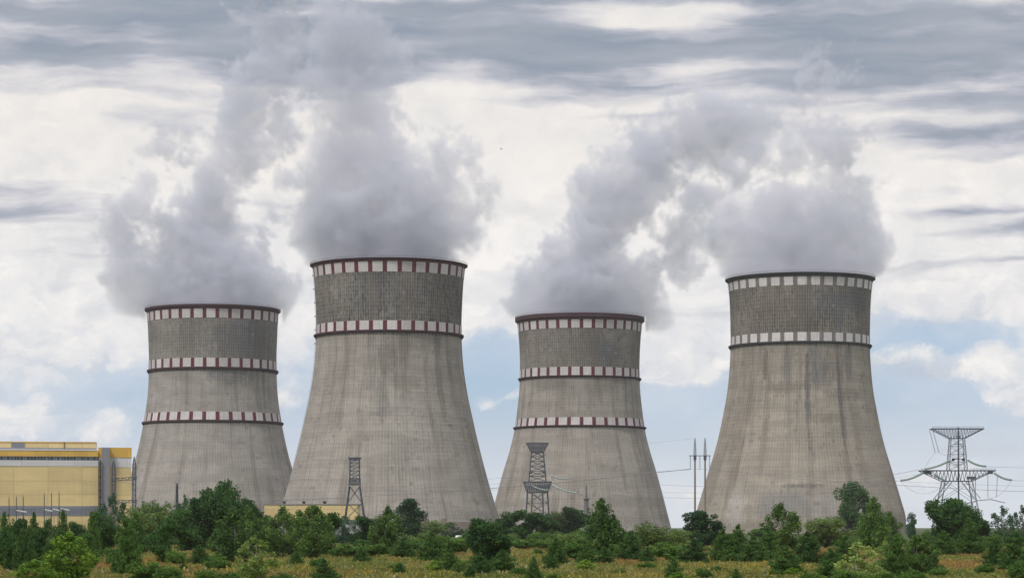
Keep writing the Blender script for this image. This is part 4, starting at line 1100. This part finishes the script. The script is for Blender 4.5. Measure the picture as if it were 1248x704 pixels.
WNAT = {'pine': .84, 'pinebush': .98, 'conical': .84, 'darkpine': .74, 'layered': .78, 'birch': .76, 'bluebirch': .76, 'dark': .86, 'poplar': .78, 'bluepoplar': .56, 'willow': .95, 'bush': 1.05, 'sapling': .76, 'bright': .78}
tr_rng = random.Random(12)
def plant(kind, x, ytop, ybase, w, label, group=None):
    D = base_d(ybase); s = D / F
    h = (ybase - ytop) * s; wd = w * s
    nm = NAME[kind]; cr, tm = PROTO[kind][tr_rng.randrange(len(PROTO[kind]))]
    root = empty(nm, (px(x, D), D, 0), label, CAT[nm], group or GRP[CAT[nm]], tr_rng.uniform(0, 6.283))
    k = wd / WNAT[kind]
    root.scale = (k, k, h / .985)
    for n_, me in (('crown', cr), ('trunk', tm)):
        o = bpy.data.objects.new(n_, me); COL.objects.link(o); o.parent = root
    return root

TREES = [
 # left edge: dark pines and birches before the yellow hall
 ('pine', 5, 628, 693, 30, 'dark pine cut by the left picture edge'),
 ('dark', 23, 629, 690, 30, 'dark broadleaf tree second from the left edge'),
 ('pine', 41, 629, 692, 26, 'slim dark pine under the middle mast of the yellow hall'),
 ('birch', 60, 634, 687, 30, 'soft green birch below the tallest insulator masts'),
 ('pine', 77, 625, 690, 25, 'pointed pine rising behind the bright sapling'),
 ('dark', 95, 635, 672, 30, 'low dark tree behind the small white frame'),
 ('pine', 112, 628, 688, 26, 'narrow dark pine right of the small white frame'),
 ('dark', 14, 645, 698, 34, 'low dark bush in the left corner foreground'),
 ('bluebirch', 139, 602, 668, 40, 'tall bluish birch standing before the stair shaft'),
 ('bright', 85, 649, 712, 62, 'bright yellow-green sapling in the left foreground'),
 ('bright', 42, 682, 716, 52, 'low yellowish shrub left of the bright sapling'),
 ('bush', 62, 672, 704, 36, 'green bush between the bright sapling and the left corner'),
 ('pinebush', 153, 636, 702, 44, 'big bushy pine at the front left of the meadow'),
 ('pine', 165, 628, 676, 38, 'fresh green pine just behind the big bushy pine'),
 ('willow', 187, 607, 662, 66, 'pale green willow mass before the far left tower'),
 ('dark', 198, 632, 687, 42, 'dark round tree right of the two front left pines'),
 ('bush', 178, 680, 712, 46, 'light green shrub at the bottom edge below the big pine'),
 ('bush', 205, 686, 713, 40, 'second light green shrub at the bottom edge right of the big pine'),
 ('bush', 140, 664, 690, 26, 'small shrub in the clearing left of the big bushy pine'),
 ('dark', 236, 606, 668, 44, 'dark tree on the left flank of the tallest grove'),
 ('dark', 262, 597, 669, 52, 'big dark tree filling the middle of the tallest grove'),
 ('dark', 284, 587, 668, 50, 'tallest dark tree crowning the grove before the far left tower'),
 ('dark', 303, 607, 667, 36, 'dark tree on the right flank of the tallest grove'),
 ('bluebirch', 225, 604, 664, 24, 'thin bluish tree under the aerial mast'),
 ('birch', 285, 622, 687, 54, 'broad dark birch in front of the tallest grove'),
 ('birch', 324, 628, 676, 34, 'slim birch right of the broad dark birch'),
 ('birch', 345, 618, 680, 46, 'light green birch before the small yellow building'),
 ('birch', 384, 616, 681, 54, 'two-headed dark birch before the small yellow building'),
 ('dark', 397, 622, 677, 38, 'dark tree leaning against the two-headed birch'),
 ('pinebush', 243, 665, 689, 32, 'round pine bush below the tallest grove'),
 ('bush', 215, 668, 690, 30, 'green shrub left of the round pine bush'),
 ('bush', 262, 672, 688, 26, 'small shrub right of the round pine bush'),
 ('sapling', 312, 653, 714, 46, 'pale airy sapling at the bottom edge below the birches'),
 ('pine', 361, 672, 689, 20, 'tiny cone-shaped pine in the meadow below the light birch'),
 ('pinebush', 395, 683, 712, 38, 'dark pine bush at the bottom edge below the slender pylon'),
 ('bush', 387, 676, 694, 20, 'small bush just behind the dark pine bush'),
 ('bush', 412, 664, 679, 26, 'yellowish shrub at the foot of the slender pylon'),
 ('bush', 250, 690, 716, 34, 'leafy shrub at the bottom edge left of the pale sapling'),
 ('bush', 278, 694, 716, 30, 'low dark shrub touching the pale sapling'),
 ('bush', 345, 694, 715, 30, 'low shrub right of the pale sapling'),
 ('dark', 250, 604, 670, 46, 'dark tree between the left and middle trees of the tallest grove'),
 ('dark', 273, 600, 674, 46, 'lower dark tree pressed against the tallest tree of the grove'),
 ('dark', 222, 618, 672, 44, 'dark tree at the foot of the aerial mast'),
 ('birch', 305, 622, 680, 40, 'birch between the broad dark birch and the slim birch'),
 ('birch', 365, 622, 679, 38, 'birch squeezed between the light birch and the two-headed birch'),
 ('willow', 170, 616, 668, 50, 'pale willow at the left end of the willow mass'),
 ('dark', 125, 622, 676, 36, 'dark tree at the foot of the stair shaft'),
 ('dark', 50, 640, 694, 32, 'dark bushy tree between the slim pine and the soft birch'),
 ('pine', 30, 640, 700, 30, 'short dark pine in front of the left corner trees'),
 ('dark', 68, 646, 696, 30, 'short dark tree left behind the bright sapling'),
 ('dark', 105, 648, 694, 30, 'short dark tree right behind the bright sapling'),
 # middle
 ('bluebirch', 418, 628, 664, 34, 'bluish tree around the foot of the slender pylon'),
 ('dark', 446, 628, 665, 46, 'dark tree right of the slender pylon'),
 ('birch', 472, 619, 677, 44, 'tall mid green birch right of the slender pylon'),
 ('layered', 499, 611, 657, 42, 'tall dark pine with layered crown before the largest tower'),
 ('willow', 530, 631, 656, 38, 'green willow right of the layered pine'),
 ('bluebirch', 549, 636, 655, 28, 'far bluish bush at the base of the largest tower'),
 ('bluebirch', 562, 645, 655, 20, 'small far bluish bush left of the white shed'),
 ('bush', 430, 659, 680, 44, 'wide low bush below the slender pylon'),
 ('pinebush', 440, 668, 686, 24, 'dark little pine in front of the wide low bush'),
 ('bush', 458, 660, 679, 34, 'low bush at the foot of the mid green birch'),
 ('pinebush', 492, 656, 680, 38, 'dark shrub clump under the layered pine'),
 ('bush', 512, 656, 672, 36, 'light green bush right of the dark shrub clump'),
 ('pinebush', 526, 650, 685, 42, 'rounded dark pine bush left of the white shed'),
 ('bush', 540, 648, 676, 40, 'lighter bush behind the rounded pine bush'),
 ('bush', 560, 653, 674, 36, 'green bush just in front of the white shed'),
 ('pinebush', 487, 686, 701, 22, 'tiny lone bush in the open meadow'),
 ('pinebush', 549, 671, 698, 32, 'rounded pine bush in the meadow below the white shed'),
 ('bush', 560, 680, 700, 18, 'small bush leaning on the rounded pine bush below the shed'),
 ('dark', 597, 629, 691, 54, 'big dark tree before the gap between the middle towers'),
 ('dark', 586, 638, 690, 38, 'dark tree on the left side of the big dark tree before the gap'),
 ('dark', 622, 621, 658, 44, 'flat-topped dark tree left of the anchor pylon foot'),
 ('dark', 645, 623, 658, 44, 'flat-topped dark tree under the anchor pylon'),
 ('dark', 664, 624, 657, 38, 'flat-topped dark tree right of the anchor pylon foot'),
 ('willow', 680, 618, 653, 34, 'pale green tree between the anchor pylon and the vent stack'),
 ('dark', 699, 617, 653, 44, 'dark green tree left of the vent stack'),
 ('pine', 733, 612, 678, 58, 'large dark pine right of the vent stack'),
 ('pine', 748, 630, 678, 36, 'smaller pine nestled on the right of the large dark pine'),
 ('pinebush', 585, 675, 702, 40, 'dark pine bush at the front below the big dark tree'),
 ('pinebush', 612, 671, 699, 42, 'dark pine bush right of the front bush below the anchor pylon'),
 ('pine', 650, 680, 709, 22, 'small bright pine at the bottom edge below the anchor pylon'),
 ('bush', 672, 696, 712, 16, 'tiny shrub beside the small bright pine'),
 ('willow', 690, 646, 680, 44, 'olive bush in front of the vent stack'),
 ('pinebush', 677, 656, 689, 34, 'dark bush left of the olive bush'),
 ('bush', 704, 650, 684, 42, 'broad green bush below the vent stack'),
 ('pinebush', 716, 668, 688, 34, 'dark low bush in front of the broad green bush'),
 ('pinebush', 737, 668, 688, 30, 'small round pine bush below the large dark pine'),
 ('bush', 752, 660, 682, 26, 'green bush left of the white hut'),
 ('bush', 634, 655, 669, 40, 'far low bush left of the orange grass patch'),
 ('bush', 660, 654, 669, 34, 'far low bush behind the orange grass patch'),
 ('bush', 656, 666, 676, 12, 'tiny shrub in the orange grass patch'),
 ('pinebush', 769, 649, 683, 40, 'dark pine bush below the right foot of the middle tower'),
 ('willow', 795, 634, 678, 58, 'rounded green willow in front of the gap between the right towers'),
 ('willow', 824, 640, 676, 42, 'yellowish willow left of the twin poles'),
 ('darkpine', 856, 623, 667, 44, 'dark tree hiding the foot of the twin poles'),
 ('pinebush', 846, 658, 687, 46, 'dark pine bush below the twin poles'),
 ('bush', 815, 656, 684, 46, 'green bush left of the bush below the twin poles'),
 ('pinebush', 789, 668, 686, 24, 'small dark pine bush in front of the rounded willow'),
 ('pinebush', 821, 681, 711, 30, 'lone pine bush at the bottom edge below the yellowish willow'),
 ('pine', 881, 647, 685, 36, 'conical green pine before the left foot of the right tower'),
 ('pine', 899, 642, 685, 38, 'taller conical pine before the left foot of the right tower'),
 ('pinebush', 918, 655, 686, 42, 'dark bush right of the two conical pines'),
 ('bush', 888, 672, 686, 16, 'tiny bush in front of the two conical pines'),
 ('pinebush', 897, 694, 714, 24, 'dark bush at the bottom edge below the two conical pines'),
 # right
 ('birch', 952, 615, 674, 50, 'tall round-topped birch before the grey patched panels'),
 ('pinebush', 935, 644, 684, 38, 'dark bush left of the tall round-topped birch'),
 ('pinebush', 984, 650, 688, 48, 'green pine bush right of the tall round-topped birch'),
 ('willow', 1006, 624, 668, 60, 'grey-olive willow before the right tower'),
 ('pinebush', 958, 667, 703, 52, 'wide dark pine bush at the front right'),
 ('poplar', 1040, 591, 651, 42, 'tall dark poplar before the right tower'),
 ('conical', 1065, 607, 670, 48, 'bright conical tree right of the tall dark poplar'),
 ('birch', 1084, 624, 669, 32, 'soft birch at the right flank of the bright conical tree'),
 ('pinebush', 1030, 655, 688, 44, 'dark green bush below the tall dark poplar'),
 ('pinebush', 1012, 670, 708, 44, 'green bush right of the wide dark pine bush'),
 ('sapling', 1046, 662, 713, 62, 'speckled pale-leaved bush at the bottom edge on the right'),
 ('sapling', 1078, 660, 708, 40, 'pale-flecked bush right of the speckled bush'),
 ('bush', 1030, 690, 716, 36, 'light green shrub at the bottom edge below the speckled bush'),
 ('pinebush', 1092, 655, 711, 50, 'bushy pine below the right edge of the right tower'),
 ('birch', 1118, 652, 702, 50, 'leafy green bush right of the bushy pine'),
 ('bush', 1070, 692, 717, 44, 'wide low shrub at the bottom edge right of the light shrub'),
 ('bush', 1112, 690, 716, 36, 'low olive shrub at the bottom edge below the leafy green bush'),
 ('pinebush', 1136, 668, 700, 26, 'dark little pine beside the white flowers'),
 ('bluepoplar', 1111, 627, 656, 12, 'far bluish poplar beside the right edge of the tower'),
 ('dark', 1148, 610, 666, 50, 'dark leafy tree left of the wide pylon foot'),
 ('dark', 1173, 604, 667, 56, 'largest dark leafy tree under the wide pylon'),
 ('dark', 1188, 614, 668, 36, 'dark leafy tree right of the wide pylon foot'),
 ('pinebush', 1150, 648, 677, 40, 'round green bush below the wide pylon'),
 ('pine', 1181, 634, 676, 38, 'pale green pine below the wide pylon'),
 ('bush', 1205, 648, 672, 38, 'low bush right of the pale green pine'),
 ('bluebirch', 1221, 617, 668, 34, 'airy birch right of the wide pylon'),
 ('bluebirch', 1245, 616, 668, 26, 'airy birch cut by the right picture edge'),
 ('pinebush', 1213, 660, 692, 38, 'dark bush at the right edge of the meadow'),
 ('pinebush', 1238, 650, 697, 50, 'bushy pine in the bottom right corner'),
 ('bush', 1240, 680, 712, 30, 'olive shrub at the bottom right corner'),
]
for a in TREES: plant(*a)

# scrub that closes the belt behind the meadow: small bushes nobody tells apart, one label per stretch
STRETCH = [(0, 130, 'low scrub bush before the yellow hall behind the dark pines'), (130, 330, 'low scrub bush at the foot of the far left tower behind the groves'),
           (330, 590, 'low scrub bush at the foot of the largest tower'), (590, 820, 'low scrub bush at the foot of the middle tower'),
           (820, 1110, 'low scrub bush at the foot of the right tower'), (1110, 1260, 'low scrub bush beneath the wide pylon')]
srng = random.Random(5)
for a, b, lab in STRETCH:
    for i in range(int((b - a) / 9)):
        yb = srng.uniform(655.5, 668); hh = srng.uniform(8, 17); x_ = srng.uniform(a, b)
        plant(srng.choice(['bush', 'bush', 'pinebush', 'willow']), x_, yb - hh, yb, hh * srng.uniform(1.3, 2.1), lab, 'scrub: ' + lab.replace('low scrub bush ', 'bushes '))

# loose low shrubs dotted along the near edge of the meadow
for a, b, n, lab in ((150, 345, 9, 'small fresh green shrub at the bottom edge between the big pine and the pale sapling'),
                     (400, 640, 5, 'small shrub low in the open meadow below the largest tower'), (660, 900, 7, 'small shrub low in the open meadow below the middle tower'),
                     (950, 1150, 9, 'small fresh green shrub at the bottom edge below the right tower'), (1190, 1250, 3, 'small shrub in the bottom right corner')):
    for i in range(n):
        yb = srng.uniform(694, 716); hh = srng.uniform(9, 20); x_ = a + (b - a) * (i + srng.uniform(.1, .9)) / n
        plant(srng.choice(['bush', 'bright', 'bush', 'pinebush']), x_, yb - hh, yb, hh * srng.uniform(1.2, 1.9), lab, 'low meadow shrubs: ' + lab)

# ------------------------------------------------------------------ meadow: grass tufts and flowers
def meadow():
    rng = np.random.RandomState(8)
    def scatter(n, y0, y1):
        yy_ = rng.uniform(y0, y1, n)          # photo rows: denser near
        D = F * CAMZ / (yy_ - HY); xx_ = rng.uniform(-660, 660, n) * D / F
        return np.stack([xx_, D, np.zeros(n)], 1)
    def vnoise(p, sx, sy, seed):
        r = np.random.RandomState(seed); g = r.rand(64, 64)
        u, v = p[:, 0] / sx, p[:, 1] / sy; i, j = np.floor(u).astype(int), np.floor(v).astype(int); fu, fv = u - i, v - j
        fu, fv = fu*fu*(3-2*fu), fv*fv*(3-2*fv)
        G = lambda a, b: g[a % 64, b % 64]
        return (G(i, j)*(1-fu)+G(i+1, j)*fu)*(1-fv)+(G(i, j+1)*(1-fu)+G(i+1, j+1)*fu)*fv
    def blades(name, P, h, w, mat, tone, per=3, lean=.35):
        n = len(P); P = np.repeat(P, per, 0); tone = np.repeat(tone, per); h = np.repeat(h, per) * rng.uniform(.6, 1.2, n * per)
        P = P + np.stack([rng.normal(size=n*per) * .16, rng.normal(size=n*per) * .16, np.zeros(n*per)], 1)
        a = rng.uniform(0, PI, n * per); e = np.stack([np.cos(a), np.sin(a), 0 * a], 1) * (w * rng.uniform(.6, 1.4, n*per))[:, None]
        top = P + np.stack([rng.normal(size=n*per) * lean * h, rng.normal(size=n*per) * lean * h, h], 1)
        V = np.stack([P - e * .6, P + e * .6, top + e, top - e], 1).reshape(-1, 3)
        me = bpy.data.meshes.new(name); N = n * per
        me.vertices.add(4 * N); me.vertices.foreach_set('co', V.astype(np.float32).ravel())
        me.loops.add(4 * N); me.polygons.add(N)
        me.loops.foreach_set('vertex_index', np.arange(4 * N, dtype=np.int32)); me.polygons.foreach_set('loop_start', (np.arange(N) * 4).astype(np.int32))
        at = me.attributes.new('tone', 'FLOAT', 'FACE'); at.data.foreach_set('value', np.clip(tone, 0, 1).astype(np.float32))
        me.materials.append(mat); me.update(calc_edges=True)
        o = bpy.data.objects.new(name, me); COL.objects.link(o); tag(o, kind='stuff'); return o
    P = scatter(90000, 661, 709)
    a = vnoise(P, 11, 46, 1); b = vnoise(P, 4.5, 17, 2); c = vnoise(P, 25, 80, 3)
    red = (a * .6 + c * .4 + (b - .5) * .3 + rng.normal(size=len(P)) * .07) > .625
    gn = (~red) & ((b + rng.normal(size=len(P)) * .15) > .46)
    st = ~(red | gn)
    def mk(sel): return P[sel], rng.uniform(.16, .36, sel.sum()), rng.normal(size=sel.sum()) * .25 + .5
    p, h, tn = mk(red); blades('sorrel_grass', p, h, .05, leaf_mat('rusty_seed_heads', (.16, .10, .038), (.33, .215, .08), .2), tn)
    p, h, tn = mk(gn); blades('green_grass', p, h, .06, leaf_mat('meadow_green', (.09, .12, .028), (.23, .25, .065), .25), tn)
    p, h, tn = mk(st); blades('straw_grass', p, h, .05, leaf_mat('dry_straw', (.16, .16, .045), (.34, .315, .105), .2), tn)
    Q = scatter(5000, 664, 709); k = vnoise(Q, 9, 30, 7) + rng.normal(size=len(Q)) * .1 > .62; Q = Q[k]
    blades('goldenrod_flowers', Q, rng.uniform(.3, .55, len(Q)), .05, leaf_mat('goldenrod_yellow', (.17, .135, .02), (.36, .28, .04), .2), rng.rand(len(Q)), 2)
    Q = scatter(1500, 684, 709); k = vnoise(Q, 14, 9, 9) + rng.normal(size=len(Q)) * .06 > .70; Q = Q[k]
    blades('white_flowers', Q, rng.uniform(.25, .45, len(Q)), .04, leaf_mat('white_petals', (.30, .30, .24), (.5, .5, .44), .2), rng.rand(len(Q)), 2)
meadow()
